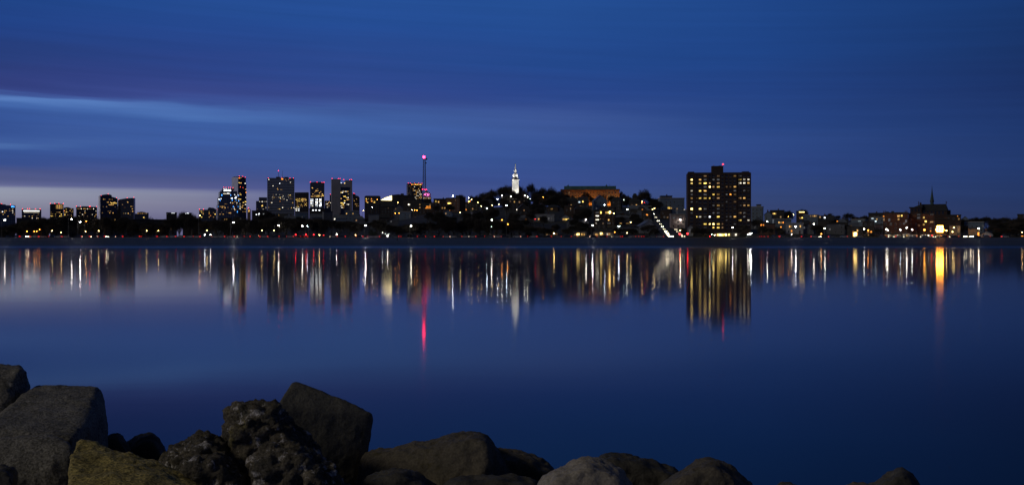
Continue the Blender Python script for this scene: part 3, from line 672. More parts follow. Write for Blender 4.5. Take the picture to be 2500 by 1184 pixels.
    m = MB(); m.lathe([(10.2 * k, z(473.8)), (10.2 * k, z(473)), (6 * k, z(470)), (2.4 * k, z(467.4)), (1.6 * k, z(466.5)), (1.4 * k, z(464.6)), (.1, z(463.6))], 24); m.build('roof', surf('pale_copper_roof', (.55, .45, .55), .6, .2, .3), R, True)
    for i in range(-3, 4): window(R, i * 3 * k, -sqrt(max(0, (11.6 * k) ** 2 - (i * 3 * k) ** 2)), z(484.6), 1.6 * k, 1.8 * k, 'warm' if i % 2 else 'white')
    m = MB(); m.ball((0, 0, 0), .55, 8); o = m.build('beacon', lamp('p'), R); o.location = (-5.5 * k, 0, z(463)); 
    m = MB(); m.ball((0, 0, 0), .55, 8); o = m.build('beacon', lamp('p'), R); o.location = (0, 0, z(463))
    for ang in (-70, -110):
        sl = bpy.data.lights.new('pink_floodlight', 'SPOT'); sl.energy = 4500; sl.color = (1, .25, .68); sl.spot_size = radians(70); sl.shadow_soft_size = .6
        o = link('pink_floodlight', sl, R); p = Vector((16 * k * cos(radians(ang)), 16 * k * sin(radians(ang)), z(478))); o.location = p
        o.rotation_euler = (Vector((0, 0, z(471))) - p).to_track_quat('-Z', 'Y').to_euler()
    # dark steeple before the slanting tower
    B = Bld('church_steeple', 'small dark steeple standing in front of the slanting-roofed tower', 'church', 283, 297, 2000)
    m = MB(); cx = B.x(290); wv = 3.0
    m.box(cx - wv, cx + wv, 0, 2 * wv, 0, B.z(512)); B.part(m, 'tower', surf('dark_stone', (.06, .055, .055), .9, .3, .3))
    m = MB(); m.lathe([(3.6, 0), (2.2, B.z(505) - B.z(512)), (.2, B.z(496.5) - B.z(512))], 8, (cx, wv, B.z(512))); B.part(m, 'spire', surf('slate', (.045, .05, .06), .7, .3, .5))
    m = MB(); m.box(cx - 12, cx - wv - .05, 1, 14, 0, B.z(521)); B.part(m, 'nave', surf('dark_stone', (.06, .055, .055)))
downtown()

# ---------------------------------------------------------------- lattice mast
def mast():
    Y = 1500; px = 1036.0; X = PX(px, Y); zb = tz(X, Y) - .5; k = Y / F
    R = thing('radio_mast', 'mast', (X, Y, zb), radians(12), None, 'tall thin lattice radio mast tipped by a big red light')
    H = PZ(390, Y) - zb; w0, w1 = 9.5 * k / 2, 4.6 * k / 2
    st = surf('galvanised_steel', (.16, .16, .17), .5, .3, .5, metal=.6)
    P = lambda sx, sy, t: Vector((sx * (w0 + (w1 - w0) * t), sy * (w0 + (w1 - w0) * t), H * t))
    cs = [(-1, -1), (1, -1), (1, 1), (-1, 1)]
    for c in cs: MB().tube(P(*c, 0), P(*c, 1), .26, .20, 6).build('leg', st, R)
    m = MB(); n = 26
    for j in range(n):
        t0, t1 = j / n, (j + 1) / n
        for i in range(4):
            a, c = cs[i], cs[(i + 1) % 4]
            m.tube(P(*a, t0), P(*c, t1), .13, .13, 4, cap=False); m.tube(P(*c, t0), P(*a, t1), .13, .13, 4, cap=False); m.tube(P(*a, t1), P(*c, t1), .10, .10, 4, cap=False)
    m.build('bracing', st, R)
    m = MB(); m.lathe([(2.4, H), (2.4, H + .3)], 12); m.tube((0, 0, H + .3), (0, 0, H + 2.4), .25, .2, 6); m.build('platform', st, R)
    m = MB(); m.tube((1.5, -1.6, H + .7), (3.4, -1.6, H + .7), 1.15, 1.15, 14); m.build('antenna_drum', st, R)
    m = MB(); m.tube((1.2, 0, H - 4.5), (2.6, -1, H - 4.5), .8, .8, 12); m.build('antenna_drum', st, R)
    m = MB(); m.ball((-.6, 0, H + 3.4), 1.5, 10); m.build('beacon', lamp('R'), R)
    m = MB(); m.ball((-w0 - .2, -w0, PZ(462.6, Y) - zb), .5, 8); m.build('beacon', lamp('p'), R)
    m = MB(); m.ball((.8, -w0 - .2, PZ(464, Y) - zb), .5, 8); m.build('beacon', lamp('p'), R)
mast()
# ---------------------------------------------------------------- houses
WALL = dict(blue=surf('pale_blue_clapboard', (.20, .26, .34), .7, .15, .4, .15, bscale=8), white=surf('white_clapboard', (.40, .42, .46), .7, .12, .4, .15, bscale=8),
            grey=surf('grey_clapboard', (.17, .18, .21), .75, .2, .4, .15, bscale=8), dark=surf('dark_shingle_wall', (.07, .065, .065), .85, .3, .5, .2),
            brick=brick('red_brick', (.19, .075, .05), (.15, .06, .045), (.22, .19, .17), 3.0), brown=brick('brown_brick', (.10, .06, .05), (.08, .05, .042), (.12, .10, .09), 3.0),
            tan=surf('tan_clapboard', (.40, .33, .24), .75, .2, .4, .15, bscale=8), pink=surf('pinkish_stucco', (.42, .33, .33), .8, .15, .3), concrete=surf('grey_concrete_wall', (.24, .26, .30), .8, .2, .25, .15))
RF = dict(slate=surf('slate_roof', (.055, .06, .07), .6, .3, .8, .3), tar=surf('tar_roof', (.06, .06, .065), .8, .3, .4), bluish=surf('blue_grey_roof', (.17, .20, .26), .55, .2, .4), green=surf('copper_green_roof', (.10, .24, .26), .6, .25, .4))
TRIM = surf('painted_trim', (.42, .42, .42), .6, .2, 1)
DOORM = surf('dark_door_paint', (.10, .05, .04), .5, .2, 1); METAL = surf('dull_metal', (.25, .25, .25), .4, .2, 2, metal=.8)
WORD = dict(blue='pale blue', white='white', grey='grey', dark='dark shingled', brick='red brick', brown='dark brick', tan='tan', pink='pinkish', concrete='grey concrete')
RW = dict(flat='flat-roofed', gable='gabled', side='pitched-roof', hip='hip-roofed', mansard='mansard-roofed')
RH = random.Random(77)
def house(px0, px1, ptop, pbase, wall, roof, wins=(), Y=None, depth=None, rmat='slate', phi=None, door=None, desc=None, cat='house', name='house', dark=.7, chim=None, where='on the slope'):
    pc = (px0 + px1) / 2
    if Y is None: Y = solveY(pc, pbase)
    if phi is None: phi = radians(RH.uniform(-10, 10))
    B = Bld(name, None, cat, px0, px1, Y, phi, base=tz(PX(pc, Y), Y) - .6, group='buildings of the far shore')
    pend(B.root, desc or f"{WORD[wall]} {RW[roof]} {cat} {where}", pc)
    h = B.z(ptop); w = B.w; d = depth or max(9, min(16, w * .9)); hw = w / 2
    wm = WALL[wall]
    if roof == 'flat':
        m = MB(); m.box(-hw, hw, 0, d, 0, h - .35); wl = m.build('wall', wm, B.root); eave = h - .5
        m = MB(); m.box(-hw - .35, hw + .35, -.35, d + .2, h - .7, h - .28); m.box(-hw - .2, hw + .2, -.2, d + .1, h - .28, h); rf = m.build('roof', [TRIM if wall in ('white', 'pink', 'blue') else RF['tar']], B.root)
    elif roof == 'gable':
        rise = min(w * .42, h * .42); eave = h - rise
        m = MB(); m.prism([(-hw, 0), (hw, 0), (hw, eave), (0, h - .12), (-hw, eave)], 0, d); m.build('wall', wm, B.root)
        m = MB(); sl = rise / hw; o = .45; t = .18
        for s in (-1, 1): m.prism([(0, h), (s * (hw + o), eave - sl * o), (s * (hw + o), eave - sl * o - t), (0, h - t)], -.4, d + .3)
        rf = m.build('roof', RF[rmat], B.root)
    elif roof == 'side':
        rise = min(d * .38, h * .36); eave = h - rise
        m = MB(); m.box(-hw, hw, 0, d, 0, eave); m.build('wall', wm, B.root)
        m = MB(); o = .4; m.add([(-hw - o, -o, eave - .1), (hw + o, -o, eave - .1), (hw + o, d + o, eave - .1), (-hw - o, d + o, eave - .1), (-hw - o, d / 2, h), (hw + o, d / 2, h)], [(3, 2, 1, 0), (0, 1, 5, 4), (2, 3, 4, 5), (1, 2, 5), (3, 0, 4)])
        rf = m.build('roof', RF[rmat], B.root)
    elif roof == 'hip':
        rise = min(d * .35, h * .3); eave = h - rise; i = min(hw * .5, d * .4)
        m = MB(); m.box(-hw, hw, 0, d, 0, eave); m.build('wall', wm, B.root)
        m = MB(); o = .4; m.add([(-hw - o, -o, eave - .1), (hw + o, -o, eave - .1), (hw + o, d + o, eave - .1), (-hw - o, d + o, eave - .1), (-hw + i, d / 2, h), (hw - i, d / 2, h)], [(3, 2, 1, 0), (0, 1, 5, 4), (2, 3, 4, 5), (1, 2, 5), (3, 0, 4)])
        rf = m.build('roof', RF[rmat], B.root)
    else:
        rise = min(4.2, h * .36); eave = h - rise
        m = MB(); m.box(-hw, hw, 0, d, 0, eave); m.build('wall', wm, B.root)
        m = MB(); i = 1.3
        m.box(-hw - .3, hw + .3, -.3, d + .3, eave - .25, eave)
        m.add([(-hw, 0, eave), (hw, 0, eave), (hw, d, eave), (-hw, d, eave), (-hw + i, i, h - .4), (hw - i, i, h - .4), (hw - i, d - i, h - .4), (-hw + i, d - i, h - .4), (0, d / 2, h)],
              [(0, 1, 5, 4), (1, 2, 6, 5), (2, 3, 7, 6), (3, 0, 4, 7), (4, 5, 8), (5, 6, 8), (6, 7, 8), (7, 4, 8)])
        rf = m.build('roof', RF[rmat], B.root)
    taken = []
    for q in wins:
        p, r, k = q[0], q[1], q[2]; ww = q[3] if len(q) > 3 else 1.3; hh = q[4] if len(q) > 4 else 1.5
        B.win(p, r, ww, hh, k, 'pair' if ww > 1.8 else 'sash'); taken.append((B.x(p), B.z(r), ww))
    fl = max(1, int((eave - .8) / 3.1)); nc = max(2, int(w / 3.2)); n = 0
    for j in range(fl):
        for i in range(nc):
            x = -hw + w * (i + .5) / nc; zz = 2.2 + j * 3.1
            if n >= 14 or RH.random() > dark or any(abs(x - a) < 1.3 + c * .5 and abs(zz - e) < 2.0 for a, e, c in taken): continue
            if door is not None and j == 0 and abs(x - door) < 1.6: continue
            window(B.root, x, 0, zz, 1.05, 1.6, 'dark', 'sash', .16); n += 1
    if roof != 'flat' and chim is None: chim = RH.choice([0, 1, 1])
    if roof == 'flat' and chim is None: chim = RH.choice([0, 1])
    if chim:
        m = MB(); cx = RH.uniform(-.3, .3) * w; cy = d * .55; m.box(cx - .5, cx + .5, cy - .4, cy + .4, eave + .2, h + 1.1); m.box(cx - .6, cx + .6, cy - .5, cy + .5, h + 1.1, h + 1.3)
        m.build('chimney', WALL['brick'], rf)
    if door is not None:
        m = MB(); m.box(door - .5, door + .5, -.1, -.004, .6, 2.8); dd = m.build('door', DOORM, B.root)
        m = MB(); m.ball((door + .38, -.14, 1.7), .06, 6); m.build('handle', METAL, dd)
    B.eave = eave; B.h = h; B.d = d; B.roofo = rf
    return B
def town():
    w3 = 'warm'; S = 'on the slope'; L = 'on the low ground'
    # the low left part
    house(310, 425, 535.5, 580, 'dark', 'flat', [(350, 557.5, 'dim'), (386, 563, 'dim')], Y=1150, depth=20, desc='very long dark flat-roofed shed', cat='shed', name='shed', phi=0, dark=.05)
    B = house(406, 432, 518.5, 580, 'dark', 'flat', [], Y=1500, desc='dark block lit white along its roof edge', cat='building', name='flat_block', phi=0); B.winpx(422.5, 520.2, 9, 1.6, 'ice', y=-.4)
    B = house(446, 468, 519.5, 580, 'dark', 'flat', [], Y=1480, desc='dark block among trees, white roof light', cat='building', name='flat_block', phi=0); B.winpx(457, 521, 9, 1.6, 'ice', y=-.4)
    B = house(615, 655, 514, 580, 'dark', 'flat', [], Y=1700, desc='low dark block with dazzling white rooftop lights', cat='building', name='flat_block', phi=0)
    for p, q in ((626, 524), (632.6, 522), (632, 525), (643, 522.4)): B.winpx(p, q, 3.2, 2.4, 'ice')
    B = house(755, 794, 509, 580, 'dark', 'flat', [], Y=1700, desc='dark block with a row of white lights', cat='building', name='flat_block', phi=0)
    for p in (764.5, 771.5, 779.8): B.winpx(p, 513.3, 3.6, 2.6, 'ice')
    for a, c, t, wl, rm, r, ws in ((602, 618, 541, 'blue', 'slate', 'gable', [(604, 551, 'dim')]), (625, 648, 539, 'grey', 'bluish', 'side', []), (650, 672, 537, 'blue', 'bluish', 'hip', [(660, 556, 'faint')]), (470, 486, 546, 'dark', 'slate', 'gable', [(479, 553, 'dim')]),
                                   (590, 602, 549, 'tan', 'slate', 'gable', [(596, 555, 'dim')]), (695, 720, 527, 'blue', 'bluish', 'side', []), (722, 752, 518, 'blue', 'bluish', 'flat', [(738, 530, 'faint')]), (760, 786, 522, 'grey', 'bluish', 'side', []),
                                   (415, 432, 548, 'grey', 'slate', 'gable', [(418, 559, 'dim')]), (375, 395, 550, 'dark', 'slate', 'side', [(378, 557, 'dim'), (383, 556.5, 'dim')]), (520, 545, 538, 'blue', 'bluish', 'flat', [])):
        house(a, c, t, 580, wl, r, ws, Y=RH.uniform(960, 1150), rmat=rm, where=L)
    for a, c, t in ((40, 75, 532), (95, 120, 536), (130, 165, 533), (170, 200, 538), (215, 250, 536), (258, 290, 533), (540, 566, 532), (570, 592, 530), (672, 700, 522), (790, 812, 516)):
        house(a, c, t, 580, RH.choice(['dark', 'brown', 'grey']), RH.choice(['flat', 'side']), [(a + (c - a) * RH.random(), t + 4, RH.choice(['dim', 'faint', 'warm'])) for _ in range(RH.randint(0, 2))], Y=RH.uniform(1250, 1600), where='far behind the trees')
    # the left shoulder of the hill
    house(842, 876, 514, 545, 'blue', 'flat', [(846, 521.7, w3), (862, 521.6, w3)], Y=1250); house(815, 842, 524, 562, 'blue', 'side', [(817, 535, 'white')], Y=1050, rmat='bluish'); house(863, 890, 527, 560, 'grey', 'hip', [(870, 538, 'dim')], Y=1000, rmat='bluish')
    B = house(899.5, 925, 521, 574, 'concrete', 'flat', [], Y=900, desc='tall blank pale concrete block', cat='building', name='concrete_block', dark=0, phi=0, chim=0); B.box(900.5, 922, 537, 537.8, -.25, 0, 'ledge', TRIM)
    house(975, 1003, 516, 548, 'blue', 'flat', [(1001, 527, 'faint', 1, 2.5)], Y=1060, chim=0); house(950, 973, 527, 552, 'grey', 'gable', [(955, 541, 'faint')], rmat='bluish'); house(925, 950, 523, 553, 'dark', 'side', [], Y=1040)
    B = house(1030, 1058, 495, 522, 'brown', 'side', [], Y=1180)
    B.winpx(1046, 504.5, 12, 2.4, 'orange'); B.winpx(1045, 508.4, 15, 1.4, 'orange'); B.winpx(1050, 499.8, 3.4, 1.8, 'dim')
    house(1059, 1089, 485, 530, 'brown', 'flat', [(1064.5, 492, 'yel', 2, 2), (1070.8, 493.2, 'warm', 1.4, 1.7), (1080, 508, w3, 1.5, 1.7), (1086, 508.6, 'warm', 1.6, 2.1)], Y=1130, chim=1)
    B = house(1089, 1122, 483, 535, 'brick', 'flat', [(1096.4, 496.2, 'yel', 3.4, 1.7), (1101.6, 496.6, 'warm', .8, 1.2), (1112, 489, 'dim', 1, 1.5), (1098.5, 513, 'orange', 1, 1), (1106, 503.6, 'dim')], Y=1120, depth=14, phi=radians(-24), chim=1)
    m = MB(); m.box(B.x(1109.5), B.x(1118), 3, 9, B.h, B.h + 2.4); m.build('roof_plant', RF['tar'], B.root)
    house(1079, 1103, 513, 536, 'blue', 'gable', [(1088.6, 521.5, 'dim')], Y=1020, rmat='bluish'); house(984, 1030, 486, 520, 'dark', 'flat', [(997.6, 499.5, 'white', 1.4, 1.8), (1000, 499.7, 'white', 1, 1.6), (1025, 499.6, w3), (1025, 507, 'dim')], Y=1220)
    house(930, 960, 494, 525, 'dark', 'side', [(948, 508, 'dim')], Y=1300); house(960, 985, 500, 526, 'grey', 'gable', [(966, 510, 'dim')], Y=1260); house(1126, 1168, 493, 530, 'dark', 'flat', [(1138, 512, 'orange', 1, 1.6), (1154, 510, 'dim'), (1163, 514, 'dim')], Y=1160)
    # the middle of the hill
    house(1175, 1205, 487, 528, 'dark', 'mansard', [(1201.6, 512.6, w3, 1.2, 2), (1183, 506, 'faint')], Y=1120); house(1153, 1210, 515, 552, 'grey', 'flat', [(1166, 526, 'dim')], Y=960, rmat='bluish', chim=0)
    house(1257, 1301, 524, 556, 'concrete', 'flat', [], Y=935, phi=0, chim=0, dark=.2); house(1303, 1334, 523, 560, 'white', 'flat', [(1315.3, 535, w3), (1325, 541, 'faint'), (1310, 545, 'faint')], Y=930, phi=0); house(1335, 1353, 523, 560, 'white', 'flat', [(1340, 534, 'faint', 1.2, 2.2), (1347, 534, 'faint', 1.2, 2.2), (1345.6, 544, 'faint', 2, 2.6)], Y=925, phi=0)
    house(1366, 1393, 524, 560, 'white', 'gable', [(1375.4, 535.6, w3), (1379.4, 535.6, 'yel', 1, 1.6), (1382.4, 535.8, 'yel', 1, 1.6), (1385.4, 535.8, 'yel', 1, 1.6), (1388, 535.8, 'yel', .8, 1.6), (1371.6, 543, 'dim')], Y=930, phi=0)
    house(1278, 1292, 489, 508, 'blue', 'gable', [], Y=1200); house(1240, 1276, 488, 520, 'dark', 'flat', [(1246, 491.7, 'dim'), (1255.8, 493, w3), (1268, 493.4, 'dim'), (1261.6, 512, 'white', .9, 1.2), (1266, 512.4, 'dim'), (1236, 502, 'cool', .9, 1.2)], Y=1090)
    house(1314, 1333, 496, 522, 'dark', 'gable', [(1322.8, 503, 'orange', .9, 1.3)], Y=1110); house(1335, 1362, 500, 527, 'brown', 'hip', [(1347, 510.5, w3, 2.6, 1.5)], Y=1080); house(1380, 1408, 482, 512, 'dark', 'side', [(1394.4, 501.2, w3, 1.2, 1.4)], Y=1140)
    house(1329, 1362, 561, 577, 'tan', 'gable', [(1335, 571, 'dim'), (1345, 571.5, 'dim', 1.4, 1.7), (1358, 571, 'dim')], Y=772, phi=0, door=3.0)
    house(1409, 1438, 480, 518, 'dark', 'mansard', [(1412.8, 493.6, 'cool', 1.2, 1.6), (1415.6, 493.8, 'cool', 1, 1.6), (1423, 492.2, 'yel', 1.4, 1.8), (1417.5, 504.2, 'orange', 1.2, 1.4)], Y=1090)
    house(1450, 1482, 476, 516, 'blue', 'gable', [(1456, 509, 'faint')], Y=1100, rmat='bluish'); house(1492, 1516, 481, 514, 'dark', 'hip', [], Y=1100); house(1466, 1500, 505, 540, 'dark', 'flat', [(1477, 519, 'dim')], Y=1010)
    B = house(1450, 1502, 513.5, 572, 'brown', 'flat', [(1467, 519, 'yel', 1.2, 2.0), (1479.6, 519, 'warm', 1, 1.8), (1484.8, 519, 'yel', 1.3, 1.8), (1488.8, 518.6, 'brite', 1.6, 2.0), (1492, 519, 'warm', 1, 1.6), (1486, 537, w3, 1.2, 1.4), (1466, 536, 'dim', .8, 1.3),
              (1484.4, 545, 'faint', 1, 1.2), (1489, 545, 'faint', 1, 1.2), (1466.6, 554.2, 'yel', 1.2, 1.8), (1470.6, 553.6, 'warm'), (1473.8, 553, 'yel', 1, 1.4), (1477, 553, 'yel', 1.2, 1.6), (1479.6, 554, 'warm', .8, 1.2), (1454, 552.4, 'orange', .8, 1)], Y=880, phi=0, desc='brick block with stacked white-lit stair windows', cat='apartment block', name='apartment_block', chim=0, dark=.5)
    for q, k in ((519, 'faint'), (527.3, 'white'), (536.5, 'white'), (545, 'white')): B.winpx(1458.2, q, 9.6, 3.0, k, 'triple')
    house(1415, 1437, 532, 566, 'white', 'gable', [(1427, 545, 'faint', 1, 3)], Y=880, phi=0); house(1535, 1563, 483, 515, 'dark', 'hip', [(1543, 501, 'dim'), (1553.6, 501, w3, 1.5, 1.4), (1551.5, 503, 'dim')], Y=1090)
    B = house(1544, 1556, 472, 512, 'dark', 'hip', [], Y=1092, desc='dark square lookout turret', cat='turret', name='turret', phi=0, dark=0, chim=0)
    house(1500, 1538, 524, 560, 'grey', 'hip', [(1514.6, 546.6, 'warm', 1.4, 1.7), (1516.8, 546.8, 'warm', 1, 1.6), (1530, 547, 'warm', 1, 1.8), (1533, 547, 'warm', 1, 1.8)], Y=900, rmat='bluish'); house(1536, 1590, 503, 535, 'blue', 'flat', [(1563, 512.4, 'dim'), (1585, 515, 'faint')], Y=1040, chim=0)
    house(1546, 1597, 520, 548, 'blue', 'side', [(1553.5, 530.2, w3), (1549.4, 535.6, 'orange', 1, 1.6), (1562.6, 535, 'dim', 1.2, 1.6)], Y=950, rmat='bluish'); house(1561, 1603, 539, 577, 'white', 'gable', [(1566, 560, 'faint')], Y=800, rmat='bluish', phi=radians(14))
    house(1518, 1560, 552, 577, 'grey', 'flat', [(1531, 568.5, 'dim')], Y=800)
    house(1612, 1671, 483, 526, 'blue', 'flat', [(1631.6, 508, 'yel', 1.2, 2.0), (1635, 508.2, 'yel', 1.1, 2.0), (1639.4, 508.6, 'warm', .9, 1.6), (1631.4, 514.8, 'warm', 1.1, 1), (1653, 510, 'dim')], Y=1040, depth=16, phi=radians(8))
    house(1614, 1641, 477.8, 500, 'grey', 'flat', [], Y=1062, desc='pale raised block behind a wide house', cat='building', name='flat_block', phi=radians(8), chim=1)
    house(1612, 1637, 512, 545, 'brown', 'flat', [(1622, 530, 'faint'), (1630, 531, 'dim')], Y=960); house(1638, 1673, 522, 574, 'pink', 'flat', [(1645, 531.5, 'faint', 2.4, 1.4), (1661, 531.5, 'faint', 2.4, 1.4)], Y=850, phi=radians(6), chim=0); house(1655, 1690, 513, 540, 'blue', 'flat', [(1670.6, 512.8, 'white', .9, 1.6), (1675, 513, 'dim', .9, 1.6)], Y=1000)
    house(1678.5, 1692, 549, 578, 'white', 'gable', [(1684, 565, 'faint', 1, 3)], Y=772, phi=0, chim=0)
    # shore road shops
    sh = 'at the shore road'
    house(1401, 1432, 563, 578, 'tan', 'flat', [(1411.6, 572.2, 'brite', 2.2, 1.7), (1423.2, 572.2, 'warm', 2.4, 1.6), (1404, 574, 'dim')], Y=764, phi=0, desc='low tan shop, two yellow windows', cat='shop', name='shop', chim=0, dark=0, door=1.9)
    house(1448, 1496, 564, 578, 'tan', 'flat', [(1455, 572.6, 'warm', 1.4, 1.5), (1458.6, 572.6, 'warm', 1.2, 1.5), (1468, 570.4, 'brite', 1.8, 1.6), (1471, 572, 'warm', 1.4, 1.6), (1481, 572.5, 'white', 1.2, 1.8), (1487, 572, 'dim', 2, 1.8)], Y=766, phi=0, desc='low long shop row with lit fronts', cat='shop', name='shop', chim=0, dark=0, door=2.2)
    # right of the apartment tower
    house(1834, 1862, 504, 542, 'blue', 'flat', [], Y=1030, chim=0); house(1847, 1858, 499, 520, 'concrete', 'flat', [], Y=1034, desc='small pale rooftop block', cat='building', name='flat_block', phi=0, chim=0, dark=0)
    house(1834, 1868, 531, 577, 'grey', 'gable', [(1843, 555, 'faint')], Y=850); house(1855, 1892, 545, 578, 'brick', 'flat', [(1858.6, 549.8, 'orange', 1, 1.4), (1863.8, 550, 'orange', 1, 1.4), (1874, 560, 'faint')], Y=790, phi=0)
    house(1880, 1914, 513, 548, 'dark', 'flat', [(1887.6, 521.6, 'warm', 1, 1.3), (1890.6, 521.6, 'yel', 1, 1.3), (1893.6, 521.8, 'warm', 1, 1.3), (1906, 530, 'dim')], Y=1000, chim=1); house(1866, 1884, 516, 545, 'blue', 'gable', [], Y=980)
    house(1890, 1932, 534, 560, 'blue', 'flat', [(1901.8, 543.3, 'warm', .9, 1.5), (1906.8, 543.6, 'warm', .9, 1.5), (1912, 543.4, 'orange', .9, 1.3), (1906.4, 555, 'orange', .9, 1.3)], Y=860); house(1918, 1961, 544, 579, 'white', 'flat', [(1928, 553, 'warm', .9, 1.8), (1932.2, 553, 'warm', .9, 1.8), (1954, 552.6, 'warm', .9, 1.6), (1932.6, 564, 'orange', 1, 1.2), (1920.4, 574, 'orange', 2, 1.2)], Y=800, phi=0, door=3.6)
    B = house(1944, 1968, 515, 545, 'brown', 'flat', [(1953, 532.6, 'warm', 1, 1.5), (1958.4, 532.4, 'yel', 1.2, 1.6), (1958.5, 538.5, 'faint')], Y=960, desc='dark house carrying the glowing rooftop sign'); B.winpx(1957.4, 518, 14.5, 2.0, 'brite', y=-.5, d=.4)
    house(1962, 1999, 524, 548, 'blue', 'flat', [(1979, 527.3, 'dim'), (1985, 527.3, 'warm', .9, 1.4), (1989, 527.4, 'warm', .9, 1.4), (1992.6, 527.6, 'dim')], Y=950, chim=0); house(1961, 1986, 546, 579, 'grey', 'gable', [(1963.5, 556, 'faint')], Y=800, phi=0); house(1997, 2034, 526, 552, 'dark', 'side', [(2002, 530, 'dim'), (2013.4, 531.4, 'ice', 1.6, 1.4)], Y=930)
    house(2018, 2062, 545, 579, 'grey', 'flat', [(2026, 560, 'faint'), (2034.6, 575, 'warm', 1, 1)], Y=810); house(2034, 2070, 535, 556, 'dark', 'side', [(2044.6, 540.5, 'orange', 1.4, 1)], Y=930); house(2078, 2112, 535, 560, 'blue', 'flat', [(2098, 540, 'cool', 2.6, .7)], Y=900)
    B = house(2068, 2104, 553, 579, 'dark', 'flat', [(2093.4, 563, 'warm', 1, 1.6)], Y=775, phi=0, desc='dark small building with a glowing orange doorway', cat='building', name='small_building', dark=.2, chim=0); 
    B.win(2087, 573.3, 3.3, 4.0, 'brite', 'pair'); B.winpx(2083, 572.5, 3, 17, 'orange'); B.winpx(2092.6, 574.5, 3.6, 13, 'orange')
    house(2106, 2134, 540, 579, 'dark', 'flat', [(2111, 575, 'faint'), (2119.8, 575.5, 'warm', 1, 2.2), (2120, 566.4, 'orange', 1.4, 1.2), (2127, 566, 'orange', 1, 1.2)], Y=790, phi=0); house(2136, 2155, 547, 575, 'concrete', 'flat', [], Y=800, phi=0, chim=0); house(2124, 2157, 530, 555, 'blue', 'flat', [(2130, 533.4, 'cool', 2, .7), (2141, 535.6, 'warm', 1, 1.2), (2138, 540.4, 'cool', 1.6, 1)], Y=960, chim=0)
    house(2120, 2158, 519.5, 550, 'dark', 'flat', [], Y=1000, chim=1)
    B = house(2156, 2217, 518.5, 579, 'brick', 'flat', [(2193.6, 527.4, 'warm', 1.8, 1.3), (2201.6, 527, 'yel', 1.2, 1.4), (2194, 535.4, 'warm', 1.4, 1.2), (2157.2, 528, 'orange', 1, 1), (2158, 536, 'dim', 1, 2), (2171, 537, 'faint', 1.4, 2), (2212, 540, 'faint', 1.4, 2), (2175, 547, 'faint', 1.4, 1.6), (2207, 546, 'faint', 1.4, 1.6)], Y=800, phi=0, desc='long red brick block with tall chimneys', cat='apartment block', name='apartment_block', chim=0, dark=.8)
    for p in (2153.5 + 4, 2157.5 + 4, 2210, 2214): B.box(p - 1, p + 1, 514.4, 519, 3, 4.4, 'chimney', WALL['brick'], B.roofo)
    B.box(2163, 2170, 516.4, 519, 4, 8, 'roof_plant', RF['tar']); B.box(2176, 2183, 515, 519, 5, 9, 'roof_plant', RF['tar'])
    house(2217.5, 2281, 520, 579, 'brick', 'flat', [(2255.4, 531.4, 'yel', 1.3, 1.4), (2260, 540.7, 'yel', 1.5, 1.4), (2255.6, 548.4, 'yel', 1.4, 1.3), (2274.4, 542.2, 'dim', 2.6, 1.2), (2244, 550, 'dim', 1.4, 1.2), (2243, 524, 'faint', 2.4, 1.6), (2243, 532, 'faint', 2.4, 1.6), (2275, 524, 'faint', 2.4, 1.6), (2272, 558, 'faint'), (2272, 564, 'orange', 1, 1)], Y=805, phi=0, desc='plain red brick block below the church spire', cat='apartment block', name='apartment_block', chim=0, dark=.8)
    house(2282, 2318, 534, 578, 'brown', 'flat', [(2300, 566, 'dim'), (2290, 552, 'faint'), (2310, 563, 'orange', 1.2, 1)], Y=830, phi=0); house(2310, 2346, 524, 560, 'brown', 'flat', [(2341, 535, 'warm', 1.4, 1.4), (2338, 528, 'orange', .8, 1)], Y=900, phi=0, chim=0); house(2318, 2345, 548, 579, 'tan', 'flat', [(2325.6, 566, 'warm', 1.4, 1.4), (2340.5, 560, 'dim', 1.6, 4)], Y=790, phi=0)
    for a, c, t in ((2160, 2176, 571), (2178, 2200, 571), (2204, 2220, 570), (2222, 2240, 570), (2246, 2262, 569.5), (2264, 2280, 570), (2284, 2312, 570)):
        house(a, c, t, 579, RH.choice(['tan', 'brown', 'white']), 'flat', [(a + (c - a) * u, 575.5, RH.choice(['white', 'dim', 'warm', 'dim', 'faint']), RH.uniform(.7, 1.7), RH.uniform(.8, 1.4)) for u in (.15, .4, .62, .86)], Y=770, phi=0, desc='low lit shopfront', cat='shop', name='shop', chim=0, dark=0, depth=9)
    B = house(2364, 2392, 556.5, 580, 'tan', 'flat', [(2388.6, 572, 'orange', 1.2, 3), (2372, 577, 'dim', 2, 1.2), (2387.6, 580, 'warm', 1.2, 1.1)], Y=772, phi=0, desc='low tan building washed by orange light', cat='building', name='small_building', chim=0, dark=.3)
    house(2393.5, 2424, 564, 580, 'white', 'gable', [], Y=766, phi=radians(-12), chim=1, where='at the shore road'); house(2356, 2402, 541, 562, 'blue', 'flat', [(2400, 552, 'faint')], Y=900, chim=0); house(2436, 2470, 549, 575, 'dark', 'side', [(2440, 551, 'faint', 2, .8)], Y=880); house(2484, 2500, 522.5, 560, 'dark', 'flat', [], Y=1000, phi=0)
    house(2470, 2512, 556, 580, 'dark', 'side', [(2495.6, 577, 'orange', 1.6, .8), (2486, 571, 'faint')], Y=790)
